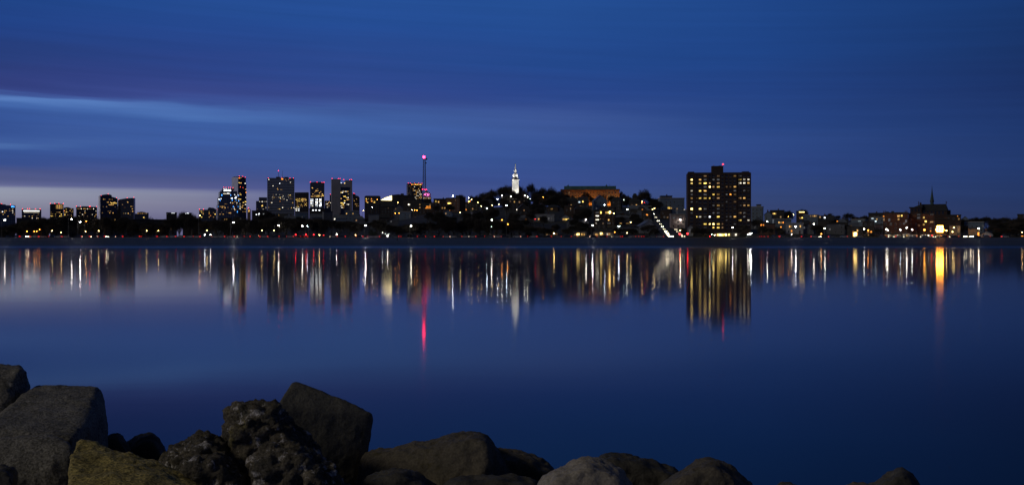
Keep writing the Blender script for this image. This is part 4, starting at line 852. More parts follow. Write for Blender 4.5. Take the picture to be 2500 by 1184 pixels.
    # extra roofs that crowd the slopes
    for k in range(34):
        px = RH.uniform(1185, 1600) if k < 20 else RH.uniform(1870, 2480); pb = RH.uniform(520, 566) if k < 20 else RH.uniform(552, 570)
        if any(abs(px - q) < 15 for q in (1188, 1202, 1236, 1240)): continue
        ws = [(px + RH.uniform(-7, 7), pb - RH.uniform(10, 18), RH.choice(['dim', 'faint', 'dim', 'orange']), .9, 1.2) for _ in range(RH.randint(0, 2))]
        house(px - RH.uniform(9, 14), px + RH.uniform(9, 14), pb - RH.uniform(22, 28), pb, RH.choice(['dark', 'brown', 'grey', 'blue', 'dark']), RH.choice(['gable', 'side', 'hip', 'flat', 'mansard']), ws, rmat=RH.choice(['slate', 'slate', 'bluish']), where='among the hillside trees' if k < 20 else 'in the low town')
town()

# ---------------------------------------------------------------- the apartment tower on the shore
def apartment():
    B = Bld('apartment_tower', 'tall dark brick apartment tower standing alone above the shore road', 'apartment tower', 1679, 1833.5, 800, radians(5), base=ZR - .3)
    wm = brick('tower_brick', (.085, .05, .045), (.07, .042, .038), (.10, .085, .08), 3.0)
    d = 18; z0 = B.z(422)
    m = MB(); m.box(-B.w / 2, B.w / 2, 0, d, 0, z0); B.part(m, 'wall', wm)
    m = MB(); m.box(-B.w / 2 + .6, B.w / 2 - .6, .6, d - .6, z0 - .2, z0 + .25); B.part(m, 'roof', RF['tar'])
    for a, c in ((1680.5, 1695), (1813, 1829)): B.box(a, c, 419, 422.4, .5, 9, 'stair_head', wm)
    B.box(1740, 1767.5, 405, 422.4, 5, 14, 'penthouse', wm); B.box(1739.4, 1768.1, 404.3, 405.1, 4.8, 14.2, 'parapet', RF['tar'])
    m = MB(); m.tube((B.x(1744.6), 6, B.z(405)), (B.x(1744.6), 6, B.z(401)), .25, .12, 6); m.box(B.x(1757), B.x(1764), 7, 9, B.z(404.6), B.z(403)); B.part(m, 'roof_plant', METAL)
    B.beacon(1767, 400, .42, 'r', y=5.5)
    # shallow piers between the bays
    m = MB()
    for p in (1699, 1730, 1737, 1770, 1798, 1806): m.box(B.x(p) - .3, B.x(p) + .3, -.35, 0, 0, z0 - .6)
    B.part(m, 'pier', wm)
    rows = [430, 438.8, 447.4, 456.4, 466, 475, 484, 493, 501.8, 510, 520, 529.3, 538, 547, 555.7]
    cols = [1688.6, 1699.2 + 1, 1709, 1721.5, 1732.5, 1742, 1753.5, 1763.8, 1774, 1783.4, 1794.5, 1807, 1817, 1827]
    L = {0: [(3, 'dim'), (6, 'dim'), (10, 'warm'), (11, 'faint')], 1: [(0, 'brite'), (2, 'warm'), (3, 'faint'), (6, 'faint'), (5, 'faint'), (11, 'yel'), (12, 'white'), (13, 'white')],
         2: [(0, 'brite'), (2, 'yel'), (3, 'yel'), (4, 'dim'), (6, 'dim'), (11, 'white'), (12, 'white'), (13, 'warm')], 3: [(4, 'brite'), (3, 'faint'), (6, 'yel'), (5, 'dim'), (9, 'dim'), (10, 'warm'), (8, 'dim')],
         4: [(0, 'white'), (2, 'yel'), (3, 'warm'), (10, 'faint'), (12, 'faint'), (13, 'faint')], 5: [(5, 'yel'), (6, 'warm'), (9, 'orange'), (10, 'dim'), (3, 'faint'), (0, 'faint'), (8, 'faint')],
         6: [(0, 'warm'), (1, 'dim'), (2, 'yel'), (3, 'yel'), (5, 'faint'), (4, 'yel'), (6, 'dim'), (11, 'dim'), (12, 'warm')], 7: [(10, 'dim'), (0, 'faint'), (1, 'faint'), (8, 'faint')], 8: [(6, 'warm'), (5, 'faint'), (7, 'faint'), (11, 'faint'), (12, 'dim'), (13, 'warm')],
         9: [(0, 'brite'), (2, 'brite'), (6, 'faint'), (3, 'faint'), (10, 'faint')], 10: [(11, 'dim'), (0, 'faint'), (5, 'faint'), (6, 'faint'), (12, 'faint')], 11: [(1, 'yel'), (2, 'white'), (3, 'faint'), (4, 'ice'), (6, 'yel'), (8, 'faint'), (10, 'warm'), (9, 'faint'), (12, 'faint')],
         12: [(11, 'yel'), (13, 'white'), (8, 'faint')], 13: [(3, 'yel'), (4, 'brite'), (5, 'brite'), (6, 'yel'), (7, 'dim'), (10, 'faint')], 14: [(5, 'yel'), (6, 'yel'), (3, 'faint'), (7, 'dim')]}
    st = ['sash', 'pair', 'pair', 'triple', 'pair', 'pair', 'triple', 'pair', 'pair', 'pair', 'triple', 'triple', 'pair', 'pair']
    ww = [1.7, 1.3, 2.0, 2.4, 1.4, 1.6, 2.3, 1.3, 1.4, 1.4, 2.3, 2.2, 1.8, 1.7]
    lits = set(); dk = []
    for r, q in L.items():
        for c, k in q:
            B.win(cols[c], rows[r], ww[c] * .92, 1.15, k, 'pair', d=.2); lits.add((r, c))
    m = MB()
    for r in range(15):
        for c in range(14):
            if (r, c) in lits: continue
            x, z = B.x(cols[c]), B.z(rows[r]); w = ww[c] / 2
            for a, e in ((-w, -.03), (.03, w)): m.box(x + a, x + e, -.06, -.004, z - .6, z + .6, 0)
            m.box(x - w - .08, x + w + .08, -.12, -.004, z - .74, z - .61, 1)
    o = m.build('dark_windows', [GLASS, TRIM], B.root); o['kind'] = 'stuff'
    # lit lobby front
    C = house(1744, 1802, 566, 578.5, 'tan', 'flat', [(1748, 573.5, 'warm', 1.4, 1.7), (1753, 573.5, 'brite', 1.4, 1.7), (1757.6, 573.6, 'brite', 1.5, 1.7), (1762, 573.6, 'brite', 1.4, 1.7), (1766, 573.6, 'yel', 1.2, 1.7), (1771.8, 573.2, 'brite', 1.4, 1.4), (1779.6, 573.2, 'brite', 1.2, 1.4), (1796.4, 573.2, 'white', 1.4, 1.4), (1738.4 + 8, 573, 'dim')],
              Y=772, phi=0, desc='low restaurant, bright warm lights in a row', cat='restaurant', name='restaurant', chim=0, dark=0, depth=12, door=7.9)
apartment()

# ---------------------------------------------------------------- monument on the hilltop
def spot(R, p, tgt, watts, col, size=60, name='floodlight'):
    """a floodlight: housing and lens on the ground, with its beam"""
    p = Vector(p); tgt = Vector(tgt)
    sl = bpy.data.lights.new('floodlight_beam', 'SPOT'); sl.energy = watts; sl.color = col; sl.spot_size = radians(size); sl.spot_blend = .6; sl.shadow_soft_size = .4
    o = link('floodlight_beam', sl, R); o.location = p; o.rotation_euler = (tgt - p).to_track_quat('-Z', 'Y').to_euler()
def monument():
    Y = 1235; px = 1258.3; X = PX(px, Y); zb = tz(X, Y) - .5; k = Y / F
    R = thing('monument_tower', 'monument', (X, Y, zb), 0, None, 'white floodlit stone monument tower with a steeple on the wooded hilltop')
    z = lambda py: PZ(py, Y) - zb
    st = surf('white_marble', (.70, .69, .66), .7, .14, .25, .1, bscale=2)
    m = MB(); m.box(-5.2, 5.2, -5.2, 5.2, 0, z(485)); m.box(-4.2, 4.2, -4.2, 4.2, z(485), z(482)); m.build('plinth', st, R)
    w = 7.3 * k
    m = MB(); m.box(-w, w, -w, w, z(482), z(441)); 
    for s in (-1, 1):
        m.box(s * w - .5, s * w + .5, -w - .22, -w + .6, z(482), z(442)); m.box(-.9 + s * 1.6, .9 + s * 1.6, -w - .12, -w + .2, z(479), z(446))
    m.build('shaft', st, R)
    m = MB(); m.box(-w - .6, w + .6, -w - .6, w + .6, z(441), z(439.6)); m.box(-w - 1.1, w + 1.1, -w - 1.1, w + 1.1, z(439.6), z(438.6)); m.box(-w - .2, w + .2, -w - .2, w + .2, z(438.6), z(437)); m.build('cornice', st, R)
    m = MB()
    for sx in (-1, 1):
        for sy in (-1, 1): m.lathe([(.5, 0), (.5, .8), (.25, 1.0), (.4, 1.5), (.05, 2.3)], 8, (sx * (w - .3), sy * (w - .3), z(437)))
    m.build('urn', st, R)
    w2 = 5.3 * k
    m = MB(); m.box(-w2, w2, -w2, w2, z(437), z(428.4)); 
    for x in (-.86, -.3, .3, .86): m.tube((x * w2, -w2 - .35, z(436.4)), (x * w2, -w2 - .35, z(429)), .22, .2, 8)
    m.build('belfry', st, R)
    o = window(R, 0, -w2 - .02, z(432.6), 1.0, 2.2, 'dark', 'plain', .1, 'louvre')
    m = MB(); m.box(-w2 - .5, w2 + .5, -w2 - .5, w2 + .5, z(428.4), z(427.2)); m.build('cornice', st, R)
    m = MB()
    for i in range(9):
        for s in (-1, 1):
            m.box(-w2 + i * w2 / 4 - .09, -w2 + i * w2 / 4 + .09, s * w2 - .09, s * w2 + .09, z(427.2), z(425.4)); m.box(s * w2 - .09, s * w2 + .09, -w2 + i * w2 / 4 - .08, -w2 + i * w2 / 4 + .08, z(427.2), z(425.4))
    m.box(-w2 - .1, w2 + .1, -w2 - .1, -w2 + .1, z(425.6), z(425.2)); m.build('balustrade', st, R)
    m = MB(); m.lathe([(3.6 * k, z(427.2)), (3.6 * k, z(424.6)), (2.3 * k, z(424.2)), (3.2 * k, z(423)), (3.4 * k, z(419)), (3.2 * k, z(416.4)), (3.8 * k, z(416)), (3.5 * k, z(415.4)), (2.1 * k, z(414.2)), (1.7 * k, z(413.2))], 8, rot=pi / 8); m.build('lantern', st, R)
    m = MB(); m.lathe([(1.8 * k, z(413.2)), (1.3 * k, z(410)), (1.0 * k, z(406)), (.55 * k, z(403.6))], 8, rot=pi / 8); m.build('spire', st, R)
    m = MB(); m.ball((0, 0, z(402.8)), .42, 8); m.tube((0, 0, z(402.6)), (0, 0, z(399)), .12, .05, 6); m.box(-.75, .75, -.05, .05, z(401), z(400.4)); m.build('weather_vane', surf('gilded_metal', (.7, .55, .25), .4, .1, 2, metal=.9), R)
    for x in (-16, 0, 16): spot(R, (x, -24, 3), (0, 0, z(436)), MON_W, (1, .97, .90), 62)
    for s in (-1, 1):
        spot(R, (s * (w + .5), -w - 2.2, z(437) + .6), (0, 0, z(416)), MON_W * .06, (1, .97, .90), 80); spot(R, (s * 26, 6, 4), (0, 0, z(430)), MON_W * .5, (1, .97, .9), 55)
    # floodlight fixtures in the grass
    for x in (-16, 0, 16):
        t = thing('floodlight', 'floodlight', (X + x, Y - 24.6, tz(X + x, Y - 24.6)), 0, 'floodlights at the monument'); pend(t, 'small ground floodlight aimed up at the white monument', px + x / k)
        m = MB(); m.box(-.35, .35, -.25, .15, 1.6, 2.3); m.build('housing', METAL, t)
        m = MB(); m.tube((0, 0, -.2), (0, 0, 1.6), .08, .08, 6); m.build('post', METAL, t)
MON_W = 30000
monument()

# ---------------------------------------------------------------- the floodlit school
def school():
    Y = 1255
    B = Bld('school_building', 'long orange-floodlit brick school with a pale green roof on the hilltop', 'school', 1369, 1513, Y, 0)
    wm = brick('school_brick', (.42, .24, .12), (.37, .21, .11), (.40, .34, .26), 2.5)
    d = 18
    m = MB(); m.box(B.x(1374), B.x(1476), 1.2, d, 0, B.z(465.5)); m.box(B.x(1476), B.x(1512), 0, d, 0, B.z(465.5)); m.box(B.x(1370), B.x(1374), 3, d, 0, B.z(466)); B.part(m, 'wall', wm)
    m = MB(); m.box(B.x(1368), B.x(1513.5), -.9, d + .4, B.z(465.4), B.z(463)); m.box(B.x(1369), B.x(1512.5), -.5, d, B.z(463), B.z(462)); B.part(m, 'cornice', surf('brown_cornice', (.20, .11, .07), .8, .2, .3))
    m = MB(); m.prism([(0, 0)] * 0 or [(B.x(1377), B.z(462)), (B.x(1504), B.z(462)), (B.x(1504), B.z(454.3)), (B.x(1377), B.z(454.3))], 1.6, d - 1); rf = B.part(m, 'roof', RF['green'])
    for p in (1386.6, 1480.8):
        m = MB(); m.box(B.x(p) - 1, B.x(p) + 1, 6, 8, B.z(454.3), B.z(452.6)); m.lathe([(.9, 0), (.5, .5), (.1, 1.5)], 8, (B.x(p), 7, B.z(452.6))); B.part(m, 'roof_vent', RF['green'], rf)
    m = MB(); m.tube((B.x(1488.6), 8, B.z(454.3)), (B.x(1488.6), 8, B.z(449)), .12, .08, 6); m.tube((B.x(1486.8), 8, B.z(450.4)), (B.x(1490.4), 8, B.z(450.4)), .07, .07, 6); B.part(m, 'aerial', METAL, rf)
    m = MB()
    for i in range(13): m.box(B.x(1378 + i * 7.8) - .4, B.x(1378 + i * 7.8) + .4, .9, 1.2, 0, B.z(466))
    B.part(m, 'pilaster', wm)
    for r, q in enumerate((470.5, 479, 487.5)):
        for i in range(17):
            p = 1382 + i * 7.5
            if 1474 < p < 1478: continue
            B.win(p, q, 1.5, 2.3, 'dim' if RB.random() < .12 else 'dark', 'sash', y=(0 if p > 1476 else 1.2) + .02, d=.2)
    for p, wt in ((1392, .5), (1408, .9), (1424, 1.0), (1441, 2.2), (1457, .8), (1486, 1.4), (1503, 2.0)):
        spot(B.root, (B.x(p), -4.6 if p > 1476 else -3.6, 1.6), (B.x(p), 0, B.z(486)), SCH_W * wt, (1, .38, .05), 125)
        fx, fy = PX(p, Y - 5.4), Y - 5.4
        t = thing('floodlight', 'floodlight', (fx, fy, tz(fx, fy)), 0, 'floodlights before the school'); pend(t, 'ground floodlight washing the school front', p)
        q = MB(); q.box(-.35, .35, -.25, .15, 1.3, 1.9); q.build('housing', METAL, t)
        q = MB(); q.tube((0, 0, -.3), (0, 0, 1.3), .08, .08, 6); q.build('post', METAL, t)
SCH_W = 2500
school()

# ---------------------------------------------------------------- church on the right
def church():
    Y = 960
    B = Bld('church', 'big dark church with a thin copper-green spire above the brick blocks', 'church', 2221, 2317, Y, radians(0))
    st = brick('church_brick', (.10, .05, .04), (.085, .045, .038), (.11, .09, .085), 3)
    sl = RF['slate']; d = 17
    m = MB(); m.box(B.x(2250), B.x(2312), 0, d, 0, B.z(515)); m.box(B.x(2222), B.x(2250), -2, d - 2, 0, B.z(507)); m.lathe([(6.2, 0), (6.2, B.z(513))], 10, (B.x(2302), d / 2, 0)); m.build('wall', st, B.root)
    m = MB(); z0, z1 = B.z(515.3), B.z(498)
    m.add([(B.x(2248), -.5, z0), (B.x(2313), -.5, z0), (B.x(2317), d / 2, z0), (B.x(2313), d + .5, z0), (B.x(2248), d + .5, z0), (B.x(2249), d / 2, z1), (B.x(2310), d / 2, z1)], [(4, 3, 2, 1, 0), (0, 1, 6, 5), (1, 2, 6), (2, 3, 6), (3, 4, 5, 6), (4, 0, 5)])
    m.box(B.x(2219), B.x(2252), -2.5, d - 1.6, B.z(507.2), B.z(505.4)); m.prism([(B.x(2230), B.z(505.4)), (B.x(2252), B.z(505.4)), (B.x(2252), B.z(500.5)), (B.x(2243), B.z(500.8))], 0, 9); rf = m.build('roof', sl, B.root)
    m = MB(); m.box(B.x(2241.6), B.x(2243.4), 4, 5, B.z(501), B.z(491.2)); m.box(B.x(2245), B.x(2249.5), 4, 7, B.z(501), B.z(494)); m.build('chimney', st, rf)
    m = MB(); cx, cy = B.x(2275.5), d / 2; m.lathe([(5.0 * B.k, B.z(499.5)), (4.6 * B.k, B.z(496)), (4.0 * B.k, B.z(495)), (4.0 * B.k, B.z(486)), (4.6 * B.k, B.z(485.4)), (3.4 * B.k, B.z(480)), (1.7 * B.k, B.z(468)), (.5 * B.k, B.z(457)), (.12, B.z(452))], 8, (cx, cy, 0), rot=pi / 8); sp = m.build('spire', surf('dark_copper_spire', (.07, .13, .12), .6, .25, .5), B.root)
    m = MB()
    for a in range(4):
        u = a * pi / 2; m.box(cx + 4.05 * B.k * sin(u) - .35, cx + 4.05 * B.k * sin(u) + .35, cy - 4.05 * B.k * cos(u) - .35, cy - 4.05 * B.k * cos(u) + .35, B.z(493.5), B.z(487.5))
    m.build('louvre', FRAME, sp)
    m = MB(); x = B.x(2310.5); m.box(x - .22, x + .22, d / 2 - .2, d / 2 + .2, B.z(499), B.z(491)); m.box(x - .7, x + .7, d / 2 - .12, d / 2 + .12, B.z(494.6), B.z(493.4)); m.build('cross', st, rf)
    for i in range(6): B.win(2256 + i * 9.2, 519.5, 1.3, 3.2, 'dark', 'plain', d=.2)
    for i in range(3): B.win(2227 + i * 8, 513, 1.3, 2.6, 'dark', 'plain', y=-2, d=.2)
church()
# ---------------------------------------------------------------- trees
BARK = surf('bark', (.075, .065, .055), .9, .3, 2); TWIG = surf('twigs', (.07, .062, .055), .9, .3, 1); LEAF = surf('dark_leaves', (.04, .05, .035), .8, .4, 1)
def tree_proto(seed, H=15.0, R=6.0, dens=1.0, low=.22, upright=.35, thin=1.0):
    """bare winter tree: trunk and limbs in one mesh, forking twigs in another"""
    rg = random.Random(seed); tr = MB(); cr = MB()
    C = Vector((0, 0, H * (low + (1 - low) * .52))); rz = H * (1 - low) * .52
    def inside(p): 
        q = p - C; return (q.x / R) ** 2 + (q.y / R) ** 2 + (q.z / rz) ** 2
    def twigs(p, d, n, L):
        for _ in range(n):
            v = (d + Vector((rg.gauss(0, .8), rg.gauss(0, .8), rg.gauss(.25, .6)))).normalized()
            l = L * rg.uniform(.6, 1.25); q = p + v * l
            cr.tube(p, q, .05 * thin, .028 * thin, 3, cap=False)
            for _ in range(3):
                s = p + v * l * rg.uniform(.3, .95); u = (v + Vector((rg.gauss(0, .8), rg.gauss(0, .8), rg.gauss(.1, .6)))).normalized()
                cr.tube(s, s + u * l * rg.uniform(.4, .8), .038 * thin, .018 * thin, 3, cap=False)
    def grow(p, d, L, r, lev):
        q = p
        for s in range(2):
            d = (d + Vector((rg.gauss(0, .16), rg.gauss(0, .16), rg.gauss(.06, .10)))).normalized(); e = q + d * L / 2
            (tr if lev < 2 else cr).tube(q, e, r, r * .8, 7 if lev < 2 else 4, cap=False); r *= .8; q = e
            if lev >= 2: twigs(q, d, max(1, int(2 * dens)), 1.5)
        if lev >= 4 or inside(q) > 1.05:
            twigs(q, d, int(5 * dens), 1.6); return
        for _ in range(rg.choice([3, 3, 4]) if lev < 2 else rg.choice([2, 3])):
            v = (d * (.9 if lev else .5) + Vector((rg.gauss(0, .62), rg.gauss(0, .62), rg.gauss(upright * .6, .35)))).normalized()
            grow(q, v, L * rg.uniform(.68, .88), r * .72, lev + 1)
    h0 = H * low
    tr.tube((0, 0, -.6), (0, 0, h0), .36, .27, 9)
    for i in range(6):
        a = i * 2.4 + rg.uniform(-.4, .4); t = h0 * rg.uniform(.8, 1.0)
        grow(Vector((0, 0, t)), Vector((cos(a) * rg.uniform(.5, 1.0), sin(a) * rg.uniform(.5, 1.0), rg.uniform(.5, 1.0) + upright)).normalized(), H * .25, .2, 0)
    grow(Vector((0, 0, h0)), Vector((0, 0, 1)), H * .26, .24, 0)
    # a crown's real extent
    zs = [v[2] for v in cr.v]; xs = sorted(abs(v[0]) for v in cr.v)
    return tr.mesh('tree_trunk', BARK), cr.mesh('tree_crown', TWIG), max(zs), xs[int(len(xs) * .97)]
def bush_proto(seed, H=4, R=3, n=2600):
    rg = random.Random(seed); tr = MB(); cr = MB(); tr.tube((0, 0, -.3), (0, 0, H * .4), .16, .1, 6)
    for i in range(5): a = i * 1.26; tr.tube((0, 0, H * .25), (R * .5 * cos(a), R * .5 * sin(a), H * .7), .09, .04, 5)
    for _ in range(n):
        v = Vector((rg.gauss(0, 1), rg.gauss(0, 1), rg.gauss(0, 1))).normalized(); k = rg.uniform(.55, 1.0) * (1 + .22 * noise.noise(v * 2.1 + Vector((seed, 0, 0))))
        p = Vector((v.x * R * k, v.y * R * k, H * .55 + v.z * H * .47 * k))
        a = Vector((rg.gauss(0, 1), rg.gauss(0, 1), rg.gauss(0, 1))).normalized() * .16; b_ = a.orthogonal().normalized() * .10
        cr.add([p - a, p + b_, p + a, p - b_ + a * .3], [(0, 1, 2, 3)])
    return tr.mesh('bush_stem', BARK), cr.mesh('bush_foliage', LEAF), H, R
PT = [tree_proto(1, thin=.8), tree_proto(2, 14, 6.6, 1.0, .20, .2, .8), tree_proto(3, 16, 5.4, .8, .22, .5, .8), tree_proto(4, 13, 6.2, 1.1, .18, .25, .8), tree_proto(5, 16, 4.2, .8, .2, .8, .8), tree_proto(6, 12, 6.0, 1.2, .16, .15, .8),
      tree_proto(7, 15, 5.6, .55, .08, .45, .8), tree_proto(8, 15, 5.0, .55, .09, .6, .8), tree_proto(9, 14, 5.8, .6, .08, .35, .8)]
PB = [bush_proto(11), bush_proto(12, 4.5, 2.6), bush_proto(13, 9, 3.6, 5200)]
PW = ['round bare', 'broad bare', 'tall bare', 'dense bare', 'slender bare', 'low spreading bare', 'open-crowned bare', 'upright bare', 'thin-twigged bare']
RT = random.Random(21)
def tree(px, ptop, wpx, Y=None, pbase=None, k=None, where='in the shoreline row', group='bare trees', zb=None):
    if Y is None: Y = solveY(px, pbase)
    X = PX(px, Y); z0 = tz(X, Y) if zb is None else zb
    if k is None: k = RT.randrange(6)
    tm, cm, H, R = PT[k]
    sz = max(.25, (PZ(ptop, Y) - z0) / H); sx = wpx / 2 * Y / F / R
    t = thing('bare_tree', 'tree', (X, Y, z0), RT.uniform(0, 6.28), group); t.scale = (sx, sx, sz)
    link('trunk', tm, t); link('crown', cm, t)
    pend(t, f"{PW[k]} tree {where}", px); return t
def bush(px, ptop, wpx, Y, k=None, where='beside the shore road'):
    X = PX(px, Y); z0 = tz(X, Y); k = RT.randrange(2) if k is None else k
    tm, cm, H, R = PB[k]; t = thing('bush', 'bush', (X, Y, z0), RT.uniform(0, 6.28), 'dark leafy bushes'); sx = wpx / 2 * Y / F / R; t.scale = (sx, sx, (PZ(ptop, Y) - z0) / H)
    link('stem', tm, t); link('foliage', cm, t); pend(t, f"{['low rounded', 'small', 'tall dark'][k]} leafy bush {where}", px)
def env(pts, px):
    for (a, u), (b_, v) in zip(pts[:-1], pts[1:]):
        if px <= b_: return u + (v - u) * (px - a) / (b_ - a)
    return pts[-1][1]
E1 = [(-20, 556), (20, 548), (45, 534), (100, 528), (135, 524), (200, 522), (235, 528), (262, 527), (310, 528), (330, 540), (395, 541), (415, 530), (455, 519), (475, 522), (500, 533), (540, 534), (600, 530), (640, 533), (668, 522), (700, 529), (760, 530), (800, 534), (860, 537), (895, 545),
      (930, 533), (960, 545), (1000, 541), (1040, 538), (1080, 535), (1120, 532), (1160, 524), (1200, 531), (1240, 537), (1290, 545), (1360, 550), (1420, 553)]
HILL_L = [(909, 506, 'w'), (1105.5, 478.5, 'W'), (1145.5, 493, 'O'), (1144, 483, 'w'), (1151, 487.3, 'y'), (1166.9, 494.6, 'y'), (1175.3, 503, 'y'), (1005.7, 512.7, 'y'), (1012.4, 513.3, 'o'), (1018, 513.4, 'o'), (971.5, 494.4, 'y'), (965, 520.6, 'o'), (974.3, 520.6, 'o'), (1123.5, 519, 'y'), (921.3, 487.4, 'o'), (887, 513.6, 'y'), (1225.6, 477.7, 'w'), (1214.4, 486, 'W'), (1217.8, 498.4, 'y'), (1188.6, 508.7, 'b'), (1201.7, 501, 'y'), (1247, 480.2, 'w'),
          (1281, 478.2, 'w'), (1288, 480.6, 'w'), (1295, 485.7, 'w'), (1236.6, 501.8, 'b'), (1326, 481.5, 'o'), (1476, 500.2, 'b'), (1523, 488, 'g'), (1498.6, 521, 'y'), (1511, 552.2, 'b'), (1531, 511, 'w'), (1568, 491.4, 'y'), (1567, 495.4, 'o'), (1540, 542.4, 'y'), (1431, 535.6, 'w'), (1661, 536.5, 'w'), (1225.6, 537, 'o'), (1239.7, 547.2, 'o'), (1307, 534.6, 'r'), (1661, 562, 'y'), (1593, 511, 'y'), (1598, 508.6, 'y'), (1573.5, 494.6, 'r'),
          (1925, 529, 'o'), (1937.2, 524, 'y'), (1987, 547, 'w'), (2109.5, 559.4, 'w'), (2119.6, 562, 'o'), (1873, 540, 'w'), (2329, 556, 'y'), (1200.4, 537, 'w')]
LY = {1105.5: 1150, 1151: 1150, 1166.9: 1150, 1005.7: 1100, 1012.4: 1100, 1018: 1100, 965: 1100, 974.3: 1100, 1225.6: 1190, 1247: 1190, 1281: 1190, 1288: 1190, 1326: 1190, 1236.6: 950, 1523: 1165, 1498.6: 870, 1568: 1160, 1567: 1160, 1573.5: 1160, 1239.7: 736, 1925: 1060, 2329: 780, 1200.4: 790}
SEEN = [(p, q, LY.get(p) or solveY(p, q, lo=756, lift=6.5 if p < 1700 else 5.5)) for p, q, _ in HILL_L] + [(1347, 510, 1080), (1394, 501, 1140), (1382, 536, 930), (1415, 493.5, 1090), (1423, 492, 1090), (1261.6, 512, 1090), (1064.5, 492, 1130), (1083, 508, 1130), (1096.4, 496, 1120), (1046, 505, 1180), (1486, 519, 880), (1315, 535, 930), (1340, 534, 925), (1543, 501, 1090), (1553, 501, 1090)]
def hides(p, top, w, Y, bot):
    return any(abs(p - a) < w * .5 + 2.5 and top - 2 < b_ < bot + 2 and Y < c + 4 for a, b_, c in SEEN)
def pbot(p, Y): return HY - (tz(PX(p, Y), Y) - CZ) * F / Y
# first row along the promenade
px = -14.0
while px < 1330:
    w = RT.uniform(22, 34); top = env(E1, px) + RT.uniform(-2, 6)
    if not (892 < px < 926 or 158 < px < 200): tree(px, top, w, RT.uniform(742, 762))
    px += w * RT.uniform(.6, .9)
# second and third rows deeper
px = -10.0
while px < 930:
    w = RT.uniform(22, 32); tree(px, env(E1, px) + RT.uniform(-3, 4), w, RT.uniform(800, 900), where='in the second row'); px += w * RT.uniform(.6, .9)
px = -10.0
while px < 930:
    w = RT.uniform(18, 28)
    if not 318 < px < 392: tree(px, env(E1, px) + RT.uniform(-2, 8), w, RT.uniform(960, 1150), where='far back')
    px += w * RT.uniform(.7, 1.0)
# skyline individuals
for p, t, w in ((369, 525, 14), (382, 530, 12), (345, 530, 10), (300, 524, 20), (455, 513, 40), (470, 517, 26), (660, 511.5, 30), (640, 517, 18)):
    tree(p, t, w, 1200, where='above the far woods')
# the hilltop round the monument and the school
for p, t, w, Y in ((1152, 474, 18, 1300), (1164, 473, 12, 1310), (1176, 467, 20, 1300), (1190, 464, 22, 1290), (1205, 459, 24, 1280), (1222, 454, 26, 1262), (1233, 447, 32, 1258), (1245, 449, 26, 1255), (1271, 449, 22, 1262), (1280, 462, 20, 1250), (1294, 443.5, 27, 1262), (1308, 459, 24, 1250), (1326, 453.5, 24, 1262), (1318, 462, 22, 1252),
                   (1350, 453, 26, 1262), (1340, 461, 22, 1250), (1364, 462, 22, 1245), (1253, 460, 20, 1212), (1266, 463, 18, 1210), (1515, 463, 16, 1260), (1522, 471, 18, 1235), (1530, 475, 14, 1235), (1572, 459.5, 36, 1180), (1563, 472, 22, 1175), (1586, 478, 18, 1180), (1596, 482, 18, 1180), (1604, 485, 16, 1170), (1380, 470, 22, 1225), (1395, 476, 18, 1222), (1432, 466, 24, 1236), (1443, 478, 14, 1234), (1470, 474, 18, 1236), (1493, 474, 18, 1240), (1466, 480, 14, 1230)):
    tree(p, t, w, Y, k=RT.choice([6, 7, 8]), where='on the hilltop')
for q in range(110):
    p = RT.uniform(1140, 1372)
    if 1248 < p < 1268: continue
    t, w, Y = RT.uniform(468, 486), RT.uniform(18, 26), RT.uniform(1175, 1250)
    if hides(p, t, w, Y, pbot(p, Y)): continue
    tree(p, t, w, Y, k=RT.choice([0, 1, 3, 5, 6]), where='on the wooded crest')
for q in range(22):
    p = 1146 + q * 11 + RT.uniform(-3, 3)
    t, w, Y = RT.uniform(483, 490), RT.uniform(14, 22), RT.uniform(1225, 1262)
    if not hides(p, t, w, Y, pbot(p, Y)): bush(p, t, w, Y, 2, 'on the crest')
for p in (1530, 1545, 1560, 1575, 1590, 1602, 1518): bush(p, RT.uniform(488, 494), 18, 1200, 2, 'on the crest')
# trees scattered over the slopes between the houses
AV = [(1188.6, 508.7), (1201.7, 501), (1217.8, 498.4), (1225.6, 477.7), (1214.4, 486), (1236.6, 501.8), (1175.3, 503), (1145.5, 493), (1166.9, 494.6), (1347, 510), (1394, 501), (1307, 534.7), (1382, 536), (1476, 500), (1523, 488), (1531, 511), (1498.6, 521), (1105.5, 478.5), (1123.5, 519), (1415, 493.5), (1423, 492), (1261.6, 512)]
n = 0; tries = 0
while n < 92 and tries < 3000:
    tries += 1
    p = RT.uniform(1040, 1610); pb = RT.uniform(505, 572)
    if p > 1560 and pb > 528: continue
    h = RT.uniform(24, 36); w = RT.uniform(17, 27)
    if hides(p, pb - h, w, solveY(p, pb), pb): continue
    if 1382 < p < 1516 and pb - h < 503: continue
    if 1448 < p < 1504 and pb > 510: continue
    if 1362 < p < 1396 and pb > 520 and pb < 572: continue
    tree(p, pb - h, w, pbase=pb, where='on the hill slope'); n += 1
